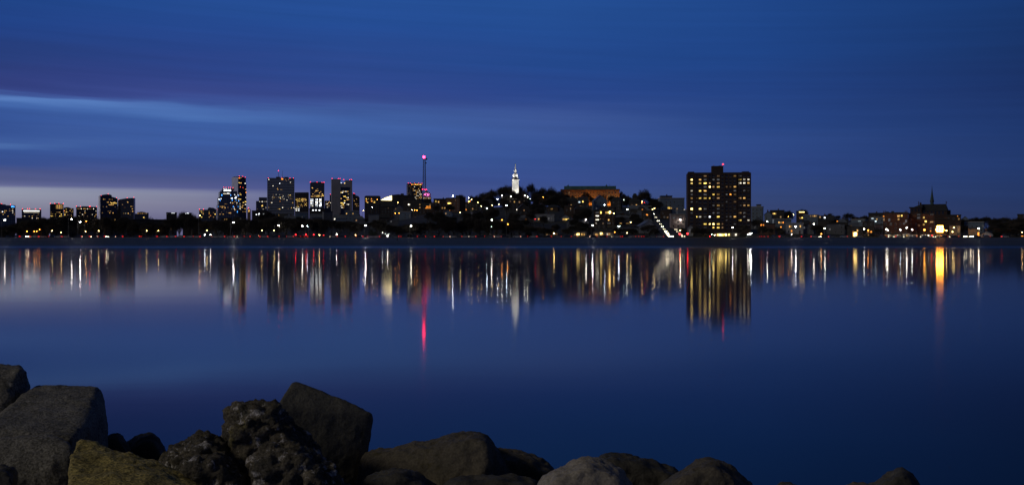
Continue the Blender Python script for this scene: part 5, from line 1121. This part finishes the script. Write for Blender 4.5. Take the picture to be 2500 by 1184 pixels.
for p, t, w, Y in ((1586, 546, 36, 775), (1573, 552, 24, 772), (1598, 556, 20, 770), (1666, 555, 18, 765), (1699, 552, 22, 768), (1718, 556, 20, 768), (1730, 560, 16, 765), (1814, 546, 22, 775), (1806, 556, 18, 770), (1850, 533, 26, 800), (1862, 548, 20, 770), (1880, 555, 20, 770), (1900, 552, 20, 768), (1908, 560, 16, 766), (1993, 546, 28, 800), (2003, 556, 20, 770), (2036, 538, 34, 850), (2050, 545, 28, 830), (2068, 547, 24, 820), (2105, 552, 22, 785), (2146, 556, 22, 775), (2125, 549, 20, 820),
                   (1913, 514, 22, 1080), (1925, 512, 20, 1080), (1960, 507.5, 24, 1100), (2022, 519, 24, 1060), (2042, 524, 22, 1050), (2072, 517, 26, 1060), (2090, 526, 26, 1020), (2112, 523, 22, 1010), (2000, 524, 20, 1040), (2353, 532, 26, 980), (2370, 531, 28, 980), (2388, 528, 26, 960), (2408, 526, 32, 960), (2430, 529, 30, 950), (2452, 527, 32, 950), (2476, 530, 30, 930), (2494, 528, 30, 920), (2440, 540, 36, 800), (2460, 536, 36, 800), (2480, 540, 36, 790), (2502, 538, 34, 790), (2425, 550, 26, 785), (2350, 546, 24, 830), (2440, 555, 30, 770), (2462, 556, 30, 768), (2480, 558, 28, 768), (1345, 557, 22, 760), (1384, 556, 24, 762), (1440, 553, 22, 770), (1510, 552, 26, 775), (1530, 556, 22, 770), (1545, 556, 22, 768), (1400, 550, 22, 800), (1420, 552, 22, 790)):
    tree(p, t, w, Y, where='in the town' if p > 1640 else 'by the shore road')
for p, t, w, Y, k in ((2420, 577, 34, 752, 0), (2408, 578, 22, 751, 0), (2432, 578.5, 20, 752, 1), (905, 560, 14, 760, 2), (915, 565, 16, 756, 1), (2434, 566, 26, 765, 2), (1290, 567, 18, 752, 1), (1000, 572, 12, 750, 0), (560, 574, 12, 750, 0)): bush(p, t, w, Y, k)

# ---------------------------------------------------------------- street lamps
POLE = surf('lamp_pole_metal', (.20, .20, .20), .5, .2, 1, metal=.5)
LAMPW = dict(w='white', W='brilliant white', y='yellow', o='orange', O='huge orange', b='bluish white', r='red', p='pink', g='greenish')
def street_lamp(px, py, kind='w', Y=None, pole=None, r=.34, where='at the shore road', lift=7.5):
    if Y is None: Y = solveY(px, py, lo=756, lift=lift)
    X = PX(px, Y); z = PZ(py, Y); xp = PX(pole, Y) if pole is not None else X - .9
    z0 = tz(xp, Y); hz = z - z0
    R = thing('street_lamp', 'street lamp', (xp, Y, z0), 0, 'lit street lamps'); dx = X - xp
    m = MB(); m.tube((0, 0, -.2), (0, 0, hz + .25), .13 if hz > 6 else .08, .08, 8); m.build('pole', POLE, R)
    if abs(dx) > .3:
        m = MB(); m.tube((0, 0, hz + .2), (dx * .5, 0, hz + .5), .06, .06, 6); m.tube((dx * .5, 0, hz + .5), (dx, 0, hz + .42), .06, .06, 6); m.build('arm', POLE, R)
    m = MB(); m.lathe([(r * .5, .42), (r * .95, .22), (r * 1.05, .1), (r * 1.0, .08)], 10, (dx, 0, hz + .05)); hd = m.build('lamp_head', POLE, R)
    m = MB(); m.ball((dx, 0, hz), r * .92, 10, sz=.8); m.build('lens', lamp(kind), hd)
    pend(R, f"{LAMPW[kind]} street lamp {where}", px); return R
for px, py, pole, kind in ((174.8, 534.8, 166.5, 'w'), (195.8, 541.8, 190.4, 'W'), (570, 543, 562.6, 'W'), (680, 550, 670.4, 'w'), (738.3, 551.5, 746, 'w'), (892.5, 550.5, 889.2, 'W'), (1003.7, 551.5, 1000, 'w'), (1446.8, 550, 1443.6, 'W'), (1788.7, 555.5, 1788.2, 'w'), (1942.7, 553.5, 1941.6, 'W'), (2013.7, 557, 2012.4, 'w'), (2213.9, 555.8, 2212.4, 'w'), (2389.7, 557.8, 2391.8, 'W'), (750.4, 552.3, 752.6, 'b'), (11.4, 538, 4, 'w')):
    street_lamp(px, py, kind, 737.5, pole, .36 if kind != 'b' else .16, 'on tall shore road pole')
for px, py, kind in ((210.7, 539.8, 'o'), (89.7, 564.6, 'o'), (96.8, 560.8, 'o'), (83.6, 565, 'o'), (127.4, 563.6, 'y'), (149.4, 567.7, 'y'), (208.7, 565.4, 'y'), (241, 563.4, 'y'), (358, 563.3, 'y'), (386.8, 563.5, 'y'), (505, 563, 'y'), (669, 562.6, 'y'), (640, 562.8, 'y'), (488, 526, 'y'), (66, 565, 'o')):
    street_lamp(px, py, kind, 739, None, .22, 'on short post under trees')
for px, py, kind in HILL_L: street_lamp(px, py, kind, LY.get(px) if py < 530 or px > 1230 or px == 1200.4 else None, None, {'O': 1.25, 'W': .42, 'b': .36, 'w': .34, 'g': .34, 'r': .3}.get(kind, .30), 'up on the hill' if px < 1700 else 'in the low town', 6.5 if px < 1700 else 5.5)
for px, py, kind, Y, r in ((1352.7, 570, 'y', 752, .42), (1531, 568.6, 'y', 752, .3), (1501, 566.6, 'o', 752, .2), (1832.6, 570.2, 'W', 752, .62), (1826, 573, 'w', 752, .3), (2163.6, 559.6, 'w', 756, .34), (2167.5, 562, 'w', 756, .34), (2198, 561.6, 'b', 756, .2), (2227.2, 560.6, 'w', 756, .34), (2257, 561, 'o', 756, .62), (2286, 561, 'y', 757, .42), (2310.6, 563, 'y', 757, .34), (2304.6, 562, 'o', 757, .26), (2325.5, 566, 'y', 757, .3), (2495.6, 567, 'y', 752, .26), (2005.4, 571, 'o', 752, .34), (1932.6, 572.4, 'w', 752, .2), (822, 572, 'w', 748, .24), (868, 574, 'y', 741, .18), (946, 576.4, 'w', 746, .24), (933.6, 568, 'w', 750, .14), (940.6, 571, 'g', 750, .14), (949.4, 571.4, 'g', 750, .14), (500, 573.4, 'b', 741, .24), (514, 573.2, 'w', 748, .26), (1200, 553.4, 'g', 735, .14), (1737.6, 572, 'g', 752, .26), (1745, 574, 'w', 752, .14)):
    street_lamp(px, py, kind, Y, None, r, 'on a low post' if r < .3 else 'by the shore road')

def widened_lamp(px, py, Y, kind, label):  # one lamp, with lenses added around it to imitate its glow
    X = PX(px, Y); z0 = tz(X, Y); h = PZ(py, Y) - z0
    R = thing('widened_lamp', 'floodlight', (X, Y, z0), -atan2(X, Y), None, label)
    m = MB(); m.tube((0, .5, -.3), (0, .5, h + 2.2), .2, .14, 10); m.build('pole', POLE, R)
    m = MB(); m.box(-2.4, 2.4, .30, .42, h - 1.9, h - 1.75); m.box(-2.4, 2.4, .30, .42, h + 1.75, h + 1.9); m.box(-2.4, 2.4, .30, .42, h - .08, h + .08); m.build('crossbar', POLE, R)
    for j in (-1, 0, 1):
        for i in (-1, 0, 1):
            c = (i * 1.62 * (1 if j == 0 else .86), 0, h + j * 1.5)
            m = MB(); m.tube((c[0], .3, c[2]), (c[0], -.2, c[2]), .4, .8, 12); hd = m.build('lamp_head', POLE, R)
            m = MB(); m.ball((c[0], -.25, c[2]), .72, 10, sz=1); m.build('lens', lamp(kind), hd)
widened_lamp(2294.6, 559, 756, 'O', 'blazing orange lamp, widened with added lenses for its glow, brightest of the right shore')
# ---------------------------------------------------------------- traffic signals
def signal(px, py, on='r', Y=737, r=.34):
    X = PX(px, Y); z0 = tz(X, Y); h = PZ(py, Y) - z0
    R = thing('traffic_signal', 'traffic light', (X, Y, z0), 0, 'traffic signals on the shore road'); pend(R, f"traffic signal on its post showing {'red' if on == 'r' else 'amber'}", px)
    up = h > 1.6
    m = MB(); m.tube((.0, .3, -.2), (.0, .3, h + .9), .07, .06, 6); m.build('pole', POLE, R)
    m = MB(); m.box(-.34, .34, -.12, .25, h - 1.25, h + .5); hd = m.build('signal_head', surf('black_housing', (.02, .02, .02), .5, .2, 2), R)
    for j in range(3):
        m = MB(); m.lathe([(r if j == 0 else .16, 0), (r * .8 if j == 0 else .12, .10), (.01, .16)], 10)
        o = m.build('signal_lens', lamp(('r' if on == 'r' else 'y')) if j == 0 else GLASS, hd); o.location = (0, -.121, h - j * .45); o.rotation_euler = (radians(90), 0, 0)
for q in ((1660, 572, 'r', .5), (1678.6, 570.6, 'r', .55), (722, 573, 'r', .30), (747, 573, 'r', .34), (766, 573, 'r', .30), (780, 574, 'y', .22), (790, 574, 'r', .2), (1732.8, 577, 'r', .2), (2275, 574.4, 'r', .26)): signal(q[0], q[1], q[2], 737, q[3])

# ---------------------------------------------------------------- cars
CARP = [surf('car_paint_dark', (.03, .035, .05), .25, .1, 1), surf('car_paint_grey', (.22, .23, .24), .25, .1, 1), surf('car_paint_white', (.6, .6, .6), .25, .08, 1), surf('car_paint_red', (.25, .03, .03), .25, .1, 1)]
CW = ['dark', 'grey', 'white', 'red']
RUB = surf('tyre_rubber', (.02, .02, .02), .9, .2, 4)
CM = {}
def car_meshes():
    m = MB(); m.prism([(-2.2, .35), (2.2, .35), (2.25, .62), (2.1, .86), (1.1, .98), (-1.75, 1.02), (-2.2, .92), (-2.28, .6)], -.88, .88); CM['body'] = [m.mesh('car_body', p) for p in CARP]
    m = MB(); m.prism([(1.12, .97), (.45, 1.45), (-1.15, 1.48), (-1.8, 1.01)], -.74, .74); CM['cabin'] = m.mesh('car_cabin', GLASS)
    m = MB(); m.prism([(.42, 1.45), (-1.12, 1.475), (-1.0, 1.53), (.3, 1.51)], -.70, .70); CM['roof'] = [m.mesh('car_roof', p) for p in CARP]
    m = MB(); m.tube((0, -.11, 0), (0, .11, 0), .33, .33, 14); CM['wheel'] = m.mesh('car_wheel', RUB)
    m = MB(); m.box(-.10, .10, -.26, .26, -.11, .11); CM['head'] = m.mesh('car_headlight', lampmat('headlight_glass', (1, .86, .62), 26)); CM['headoff'] = m.mesh('car_headlight_off', GLASS)
    CM['tail'] = m.mesh('car_tail_light', lampmat('tail_light_glass', (1, .02, .015), 3.2)); CM['tailoff'] = m.mesh('car_tail_light_off', surf('red_plastic', (.3, .01, .01), .3, .1, 2))
    CM['dipped'] = m.mesh('car_dipped_light', lampmat('dipped_glass', (1, .86, .62), 6))
car_meshes()
RC = random.Random(9)
def car(X, Y, rz, head='headoff', tail='tailoff', px=None, prefix='car', z=None, col=None, group='cars on the shore road', dx=.07):
    c = RC.randrange(3) if col is None else col
    R = thing('car', 'car', (X, Y, (tz(X, Y) + .05) if z is None else z), rz, group)
    link('body', CM['body'][c], R); cb = link('cabin', CM['cabin'], R); link('roof', CM['roof'][c], cb)
    for x in (-1.38, 1.38):
        for s in (-.8, .8): o = link('wheel', CM['wheel'], R); o.location = (x, s, .33)
    for s in (-1, 1):
        o = link('headlight', CM[head], R); o.location = (2.16, s * .64, .70); o = link('tail_light', CM[tail], R); o.location = (-2.2, s * .64, .80)
    pend(R, prefix.replace('COL', CW[c]), X / Y * F + CX if px is None else px); return R
# traffic along the shore: tail lights run the length of the road
for k in range(78):
    px = 40 + k * 21 + RC.uniform(-5, 5); lane = RC.choice([0, 0, 1])
    if px > 1600: break
    if any(abs(px - q) < 11 for q in (500, 722, 747, 766, 780, 790, 946)): continue
    Y = 721 if lane == 0 else 728
    car(PX(px, Y), Y, 0 if lane else pi, 'headoff' if RC.random() < .75 else 'dipped', 'tail', px, 'COL car with red tail lights')
for px in (1543, 1550, 1558, 1563, 1611, 1400, 1386, 726, 735, 742, 1845, 1850, 1856, 1866): car(PX(px, 719), 719, pi, 'headoff', 'tail', px, 'COL car braking, both tail lights red')
for k in range(16):
    px = 1880 + k * 38 + RC.uniform(-12, 12); Y = RC.choice([721, 728]); car(PX(px, Y), Y, 0 if Y > 725 else pi, 'headoff', 'tail' if RC.random() < .6 else 'tailoff', px, 'COL car passing on the road')
# parked or turning with headlights towards the water
for px, Y in ((66.4, 719), (133, 741), (167, 741), (227, 743), (245.7, 743), (260.5, 743), (276, 743), (1985, 741), (1991, 742), (1997, 743), (2002, 744), (2165, 744), (2168, 741), (2184, 744), (2190.6, 744), (2198, 742), (2206, 743), (2226, 744), (2233, 743), (2252, 744), (2280, 743), (2296, 741), (2306, 742), (2321, 741), (2326, 742)):
    car(PX(px, Y), Y, -pi / 2 + RC.uniform(-.25, .25) - atan2(PX(px, Y), Y), 'head' if px < 400 or (px < 2100 and RC.random() < .6) else 'dipped', 'tailoff', px, 'COL headlit car facing the water')
for px, Y in ((2361, 717.5), (2371, 718.5), (2378, 717.5)): car(PX(px, Y), Y, -pi / 2 - .5 - .37, 'head', 'tailoff', px, 'white car with dazzling headlights', col=2)
# the queue coming down the hill street
for k, t in enumerate((-.012, .006, .024, .045, .07, .10, .14, .19, .25, .32, .40, .50, .62, .76, .9)):
    Y = 733 + t * 372; X = 104.5 + t * 30.5 - 2.6
    car(X, Y, -pi / 2 - .09, 'head' if t < .2 or k % 2 else 'dipped', 'tailoff', None, 'COL headlit car coming down the hill', z=tz(X, Y) + .3, group='cars queueing down the hill street')
for k, t in enumerate((.02, .05, .09, .13, .18, .24)):
    Y = 733 + t * 372; X = 104.5 + t * 30.5 + 5.6
    car(X, Y, -pi / 2 - .09, 'dipped', 'tailoff', None, 'COL car at the hill street kerb', z=tz(X, Y) + .3, group='cars queueing down the hill street')
car(PX(60, 739), 739, 0, px=60, prefix='COL unlit car parked under the lamps'); car(PX(355, 740), 740, 0, px=355, prefix='COL unlit car parked under the lamps', col=0)

# ---------------------------------------------------------------- lone figure on the beach
def person():
    Y = 690; px = 969.7; X = PX(px, Y); zb = tz(X, Y)
    V = [(0, 0, .95), (0, 0, 1.15), (0, .01, 1.38), (0, .0, 1.50), (0, -.02, 1.62), (0, -.02, 1.74), (-.10, 0, .88), (-.11, -.01, .48), (-.12, .02, .07), (-.12, -.12, .04), (.10, 0, .88), (.11, .02, .48), (.12, .05, .07), (.12, -.09, .04),
         (-.19, 0, 1.40), (-.24, .02, 1.12), (-.21, -.08, .92), (.19, 0, 1.40), (.24, .02, 1.12), (.21, -.08, .92)]
    E = [(0, 1), (1, 2), (2, 3), (3, 4), (4, 5), (0, 6), (6, 7), (7, 8), (8, 9), (0, 10), (10, 11), (11, 12), (12, 13), (2, 14), (14, 15), (15, 16), (2, 17), (17, 18), (18, 19)]
    Rr = [.16, .16, .18, .065, .09, .08, .11, .075, .055, .05, .11, .075, .055, .05, .085, .06, .05, .085, .06, .05]
    me = bpy.data.meshes.new('person_body'); me.from_pydata(V, E, []); me.materials.append(surf('dark_coat_cloth', (.015, .016, .02), .9, .3, 4))
    o = link('person', me); o.location = (X, Y, zb); tag(o, 'lone figure in dark clothes standing on the empty far beach', 'person')
    sk = o.modifiers.new('skin', 'SKIN')
    for i, r in enumerate(Rr): me.skin_vertices[0].data[i].radius = (r, r)
    me.skin_vertices[0].data[0].use_root = True
    su = o.modifiers.new('sub', 'SUBSURF'); su.levels = 1; su.render_levels = 2
person()
# ---------------------------------------------------------------- shore rocks
def rockmat(name, c1, c2, rough=.8, speck=.15, scale=3.0, patch=None, patchcol=(.4, .4, .4), patchscale=6, bump=.6, patch2=None, patch2col=None):
    m, nt, out = newmat(name)
    tc = N(nt, 'ShaderNodeTexCoord')
    nz = N(nt, 'ShaderNodeTexNoise'); nz.inputs['Scale'].default_value = scale; nz.inputs['Detail'].default_value = 9; nz.inputs['Roughness'].default_value = .65; nt.links.new(tc.outputs['Object'], nz.inputs['Vector'])
    rp = N(nt, 'ShaderNodeValToRGB'); rp.color_ramp.elements[0].position = .32; rp.color_ramp.elements[1].position = .68; rp.color_ramp.elements[0].color = (*c2, 1); rp.color_ramp.elements[1].color = (*c1, 1); nt.links.new(nz.outputs['Fac'], rp.inputs[0])
    cur = rp.outputs[0]
    def over(cur, fac, col):
        mx = N(nt, 'ShaderNodeMix', data_type='RGBA'); nt.links.new(fac, mx.inputs['Factor']); nt.links.new(cur, mx.inputs['A']); mx.inputs['B'].default_value = (*col, 1); return mx.outputs['Result']
    def mask(sc, lo, hi, det=6):
        n = N(nt, 'ShaderNodeTexNoise'); n.inputs['Scale'].default_value = sc; n.inputs['Detail'].default_value = det; n.inputs['Roughness'].default_value = .7; nt.links.new(tc.outputs['Object'], n.inputs['Vector'])
        r = N(nt, 'ShaderNodeMapRange'); r.inputs['From Min'].default_value = lo; r.inputs['From Max'].default_value = hi; nt.links.new(n.outputs['Fac'], r.inputs['Value']); return r.outputs[0]
    if patch2: cur = over(cur, mask(2.6, patch2, patch2 + .10), patch2col)
    if patch: cur = over(cur, mask(patchscale, patch, patch + .07), patchcol)
    # mineral grain
    vo = N(nt, 'ShaderNodeTexNoise'); vo.inputs['Scale'].default_value = 55; vo.inputs['Detail'].default_value = 3; nt.links.new(tc.outputs['Object'], vo.inputs['Vector'])
    g = N(nt, 'ShaderNodeMapRange'); g.inputs['From Min'].default_value = .3; g.inputs['From Max'].default_value = .7; g.inputs['To Min'].default_value = 1 - speck * 2; g.inputs['To Max'].default_value = 1 + speck * 2; nt.links.new(vo.outputs['Fac'], g.inputs['Value'])
    sc = N(nt, 'ShaderNodeVectorMath', operation='SCALE'); nt.links.new(cur, sc.inputs[0]); nt.links.new(g.outputs[0], sc.inputs['Scale'])
    b = N(nt, 'ShaderNodeBsdfPrincipled'); b.inputs['Roughness'].default_value = rough; b.inputs['Specular IOR Level'].default_value = .3; nt.links.new(sc.outputs[0], b.inputs['Base Color'])
    n3 = N(nt, 'ShaderNodeTexNoise'); n3.inputs['Scale'].default_value = 22; n3.inputs['Detail'].default_value = 10; n3.inputs['Roughness'].default_value = .7; nt.links.new(tc.outputs['Object'], n3.inputs['Vector'])
    bp = N(nt, 'ShaderNodeBump'); bp.inputs['Strength'].default_value = bump; bp.inputs['Distance'].default_value = .03; nt.links.new(n3.outputs['Fac'], bp.inputs['Height']); nt.links.new(bp.outputs[0], b.inputs['Normal'])
    nt.links.new(b.outputs[0], out.inputs[0]); return m
RM = dict(granite=rockmat('grey_granite', (.40, .385, .345), (.19, .185, .17), patch=.62, patchcol=(.52, .51, .47), patchscale=5, speck=.3, bump=.9, patch2=.54, patch2col=(.17, .165, .14)), yellow=rockmat('ochre_stone', (.74, .61, .22), (.42, .34, .13), patch=.64, patchcol=(.68, .56, .28), patchscale=14, scale=9, bump=1.2, speck=.35, patch2=.62, patch2col=(.16, .16, .11)),  # yellow stone: ochre tone mottled with paler and darker patches
          barnacle=rockmat('barnacled_rock', (.24, .21, .16), (.06, .06, .055), patch=.565, patchcol=(.72, .70, .72), patchscale=9, scale=6, bump=1.0, speck=.3, patch2=.56, patch2col=(.30, .26, .11)), dark=rockmat('dark_wet_rock', (.16, .15, .13), (.08, .08, .075)),
          slab=rockmat('dark_slab_stone', (.20, .195, .17), (.125, .125, .115), patch2=.58, patch2col=(.075, .065, .03)), light=rockmat('pale_grey_boulder', (.56, .51, .43), (.36, .33, .29), patch=.66, patchcol=(.33, .31, .28), patchscale=6), brown=rockmat('brown_boulder', (.24, .21, .165), (.13, .12, .10), patch2=.57, patch2col=(.11, .095, .045)))
def hull_of(bm, pts):
    vs = [bm.verts.new(p) for p in pts]
    r = bmesh.ops.convex_hull(bm, input=vs, use_existing_faces=False)
    bmesh.ops.delete(bm, geom=[e for e in set(r['geom_interior']) | set(r['geom_unused']) if isinstance(e, bmesh.types.BMVert) and e.is_valid], context='VERTS')
def rock(name, label, pieces, mat, vox=.022, smooth=.035, big=.12, small=.035, seed=0, group='riprap boulders at the near edge'):
    """pieces: lists of (px, py, Y) corner points; each list is one convex lump, lumps fuse into one boulder"""
    pts0 = [q for p in pieces for q in p]
    Yc = sum(q[2] for q in pts0) / len(pts0); pc = sum(q[0] for q in pts0) / len(pts0); org = Vector((PX(pc, Yc), Yc, .2))
    bm = bmesh.new()
    for p in pieces: hull_of(bm, [Vector((PX(a, Y), Y, PZ(b_, Y))) - org for a, b_, Y in p])
    me = bpy.data.meshes.new(name); bm.to_mesh(me); bm.free(); me.materials.append(mat)
    o = link(name, me); o.location = org; tag(o, label, 'boulder', group)
    if smooth:
        bv = o.modifiers.new('bevel', 'BEVEL'); bv.width = smooth; bv.segments = 3; bv.limit_method = 'ANGLE'; bv.angle_limit = radians(20)
    rm = o.modifiers.new('remesh', 'REMESH'); rm.mode = 'VOXEL'; rm.voxel_size = vox; rm.use_smooth_shade = True
    sm = o.modifiers.new('smooth', 'SMOOTH'); sm.iterations = 2; sm.factor = .5
    for k, (sc, st, ty) in enumerate(((.55, big, 'CLOUDS'), (.16, small * 1.6, 'CLOUDS'), (.05, small, 'CLOUDS'))):
        tx = bpy.data.textures.new(f'{name}_relief', ty); tx.noise_scale = sc; tx.noise_depth = 4
        d = o.modifiers.new('relief', 'DISPLACE'); d.texture = tx; d.strength = st; d.mid_level = .5; d.texture_coords = 'GLOBAL' if False else 'LOCAL'
    return o
def mound(outl, Y, t, bot=1260, back=.85, front=.82):
    """convex lump from a rounded outline (px,py): a front ring nearer the camera, the full outline, and a back ring"""
    cx = sum(p for p, q in outl) / len(outl); cy = max(q for p, q in outl)
    P = [(p, q, Y) for p, q in outl] + [(outl[0][0], bot, Y), (outl[-1][0], bot, Y)]
    P += [(cx + (p - cx) * front, cy + (q - cy) * front + 14, Y - t * .45) for p, q in outl] + [(cx + (outl[0][0] - cx) * 1.0, bot, Y - t * .5), (cx + (outl[-1][0] - cx), bot, Y - t * .5)]
    P += [(cx + (p - cx) * back, cy + (q - cy) * back + 6, Y + t * .5) for p, q in outl] + [(outl[0][0], bot, Y + t * .5), (outl[-1][0], bot, Y + t * .5)]
    return P
rock('boulder', 'weathered grey boulder cut by the left frame edge, above the big slanted block', [[(-160, 896, 10.2), (-160, 896, 11.4), (44, 893, 11.3), (56, 902, 10.4), (69, 942, 10.6), (70, 945, 11.2), (-160, 1060, 9.9), (6, 1014, 10.0), (-160, 1180, 11.4), (66, 1140, 11.3), (20, 1100, 10.2)]], RM['granite'], seed=1)
rock('boulder', 'big slanted grey block with a flat sunken face and a black right side', [[(84, 937, 10.5), (236, 939, 10.5), (252, 952, 10.5), (262, 985, 10.5), (266, 1060, 10.3), (-40, 1046, 9.1), (0, 1006, 9.7), (172, 1072, 9.1), (215, 1040, 9.5), (264, 1200, 10.2), (-60, 1230, 9.3), (180, 1240, 9.3), (240, 1240, 10.4), (60, 1200, 10.8)]], RM['granite'], big=.05, small=.018)
rock('boulder', 'speckled grey stone in front of the slanted block, with a dark gap under it', [[(-90, 1064, 8.9), (120, 1058, 9.0), (168, 1074, 8.9), (182, 1092, 8.8), (170, 1230, 8.7), (92, 1230, 8.7), (88, 1172, 8.65), (-90, 1168, 8.6), (-90, 1070, 9.4), (168, 1090, 9.4), (168, 1230, 9.2), (-60, 1190, 9.3)]], RM['granite'], big=.05, small=.02)
rock('boulder', 'small rounded dark rock in the bottom left corner', [mound([(-70, 1150), (-40, 1132), (10, 1130), (34, 1140), (42, 1160), (36, 1184)], 8.0, .5, 1260)], RM['dark'])
rock('boulder', 'ochre yellow stone sloping down to the right', [[(170, 1112, 8.05), (182, 1082, 8.25), (196, 1069, 8.35), (236, 1075, 8.4), (330, 1106, 8.35), (432, 1148, 8.25), (560, 1206, 8.1), (196, 1073, 8.6), (240, 1080, 8.6), (430, 1152, 8.5), (560, 1212, 8.4), (160, 1260, 7.15), (570, 1270, 7.3), (178, 1260, 8.5), (560, 1270, 8.5)]], RM['yellow'], small=.03, smooth=.035)
rock('boulder', 'small jagged dark rock squeezed beside the block above the ochre stone', [mound([(240, 1090), (256, 1062), (268, 1056), (296, 1056), (306, 1078), (318, 1100)], 10.6, .5, 1230)], RM['dark'], small=.04)
rock('boulder', 'dark pointed rock with water behind, between block and barnacled rock', [mound([(300, 1090), (312, 1076), (340, 1062), (372, 1052), (384, 1066), (404, 1100), (410, 1120)], 10.9, .6, 1230)], RM['dark'], small=.025)
rock('boulder', 'low rough rock crusted white with barnacles, left of the tall crusted one', [mound([(392, 1112), (402, 1098), (432, 1076), (470, 1068), (482, 1058), (508, 1054), (536, 1070), (566, 1092), (592, 1120)], 9.0, .9, 1290), mound([(420, 1150), (470, 1112), (540, 1110), (590, 1150)], 8.5, .6, 1290)], RM['barnacle'], big=.2, small=.10, smooth=0)
rock('boulder', 'tallest rough rock, craggy and crusted with barnacles and olive algae', [mound([(540, 1060), (542, 1032), (556, 1008), (590, 988), (626, 979), (662, 984), (690, 1000), (724, 1050), (760, 1075), (796, 1112)], 9.15, .8, 1290), mound([(606, 1190), (610, 1110), (650, 1082), (720, 1084), (790, 1110), (838, 1160), (862, 1196)], 8.6, .8, 1300)], RM['barnacle'], big=.2, small=.11, smooth=0)
rock('boulder', 'tall dark slab leaning behind the barnacled rock, with a pointed peak', [[(676, 992, 9.9), (694, 956, 10.0), (712, 930, 10.1), (722, 929, 10.15), (770, 945, 10.1), (850, 978, 10.1), (908, 1010, 10.1), (913, 1020, 10.2), (909, 1050, 10.2), (894, 1112, 10.2), (866, 1180, 10.1), (690, 1200, 9.9), (728, 938, 10.6), (850, 990, 10.7), (900, 1030, 10.7), (690, 1000, 10.5), (700, 1220, 10.6), (870, 1220, 10.6)]], RM['slab'], big=.035, small=.014, smooth=.03)
rock('boulder', 'long brown hump-backed boulder with a black shaded right end', [[(888, 1122, 9.7), (902, 1104, 9.9), (940, 1095, 9.9), (1040, 1070, 9.85), (1120, 1053, 9.85), (1160, 1052, 9.9), (1182, 1058, 9.7), (1190, 1076, 9.3), (1196, 1064, 10.1), (1216, 1092, 10.2), (1236, 1128, 10.2), (1256, 1166, 10.2), (1186, 1160, 9.3), (880, 1180, 9.5), (880, 1260, 9.5), (1180, 1260, 9.2), (1256, 1260, 10.1), (960, 1100, 10.6), (1170, 1066, 10.7), (1200, 1260, 10.7), (900, 1260, 10.6)]], RM['brown'])
rock('boulder', 'small dark blue-grey rock low in front of the long brown boulder', [mound([(876, 1192), (900, 1160), (930, 1145), (960, 1140), (1000, 1146), (1040, 1166), (1068, 1190)], 8.9, .6, 1280)], RM['dark'])
rock('boulder', 'flat dark stone along the bottom edge before the long brown boulder', [mound([(1066, 1192), (1100, 1166), (1160, 1160), (1240, 1158), (1300, 1168), (1330, 1190)], 8.9, .6, 1280)], RM['dark'])
rock('boulder', 'grey-brown rock sloping to the right behind the long brown boulder', [mound([(1190, 1120), (1214, 1097), (1246, 1096), (1300, 1110), (1338, 1127), (1354, 1138), (1360, 1170)], 10.5, .7, 1250)], RM['brown'])
rock('boulder', 'pale grey rounded boulder, the lightest rock of the row', [mound([(1300, 1196), (1328, 1160), (1346, 1145), (1366, 1133), (1394, 1128), (1414, 1114), (1440, 1112), (1478, 1124), (1520, 1146), (1540, 1172), (1548, 1200)], 8.4, .8, 1290)], RM['light'], big=.05)
rock('boulder', 'near-black wedge rock trailing right behind the pale grey boulder', [mound([(1440, 1140), (1468, 1106), (1494, 1097), (1530, 1104), (1580, 1120), (1630, 1138), (1664, 1148)], 9.5, .6, 1260)], RM['dark'])
rock('boulder', 'dark brown pyramid-shaped boulder right of the black wedge rock', [mound([(1606, 1190), (1640, 1160), (1664, 1142), (1692, 1120), (1728, 1113), (1756, 1122), (1800, 1150), (1846, 1190)], 8.8, .8, 1280)], RM['brown'])
rock('boulder', 'sliver of dark rock just showing at the bottom edge in open water', [mound([(1890, 1196), (1906, 1180), (1922, 1177), (1946, 1183), (1962, 1200)], 8.9, .4, 1260)], RM['dark'])
rock('boulder', 'flat brownish stone tip touching the last pointed rock', [mound([(2050, 1198), (2078, 1181), (2110, 1178), (2136, 1186), (2150, 1200)], 8.7, .5, 1260)], RM['brown'])
rock('boulder', 'last pointed dark rock standing alone toward the right', [mound([(2116, 1188), (2136, 1174), (2164, 1160), (2190, 1140), (2204, 1136), (2220, 1146), (2236, 1168), (2250, 1192)], 9.1, .6, 1270)], RM['dark'], big=.05)
finish_labels()
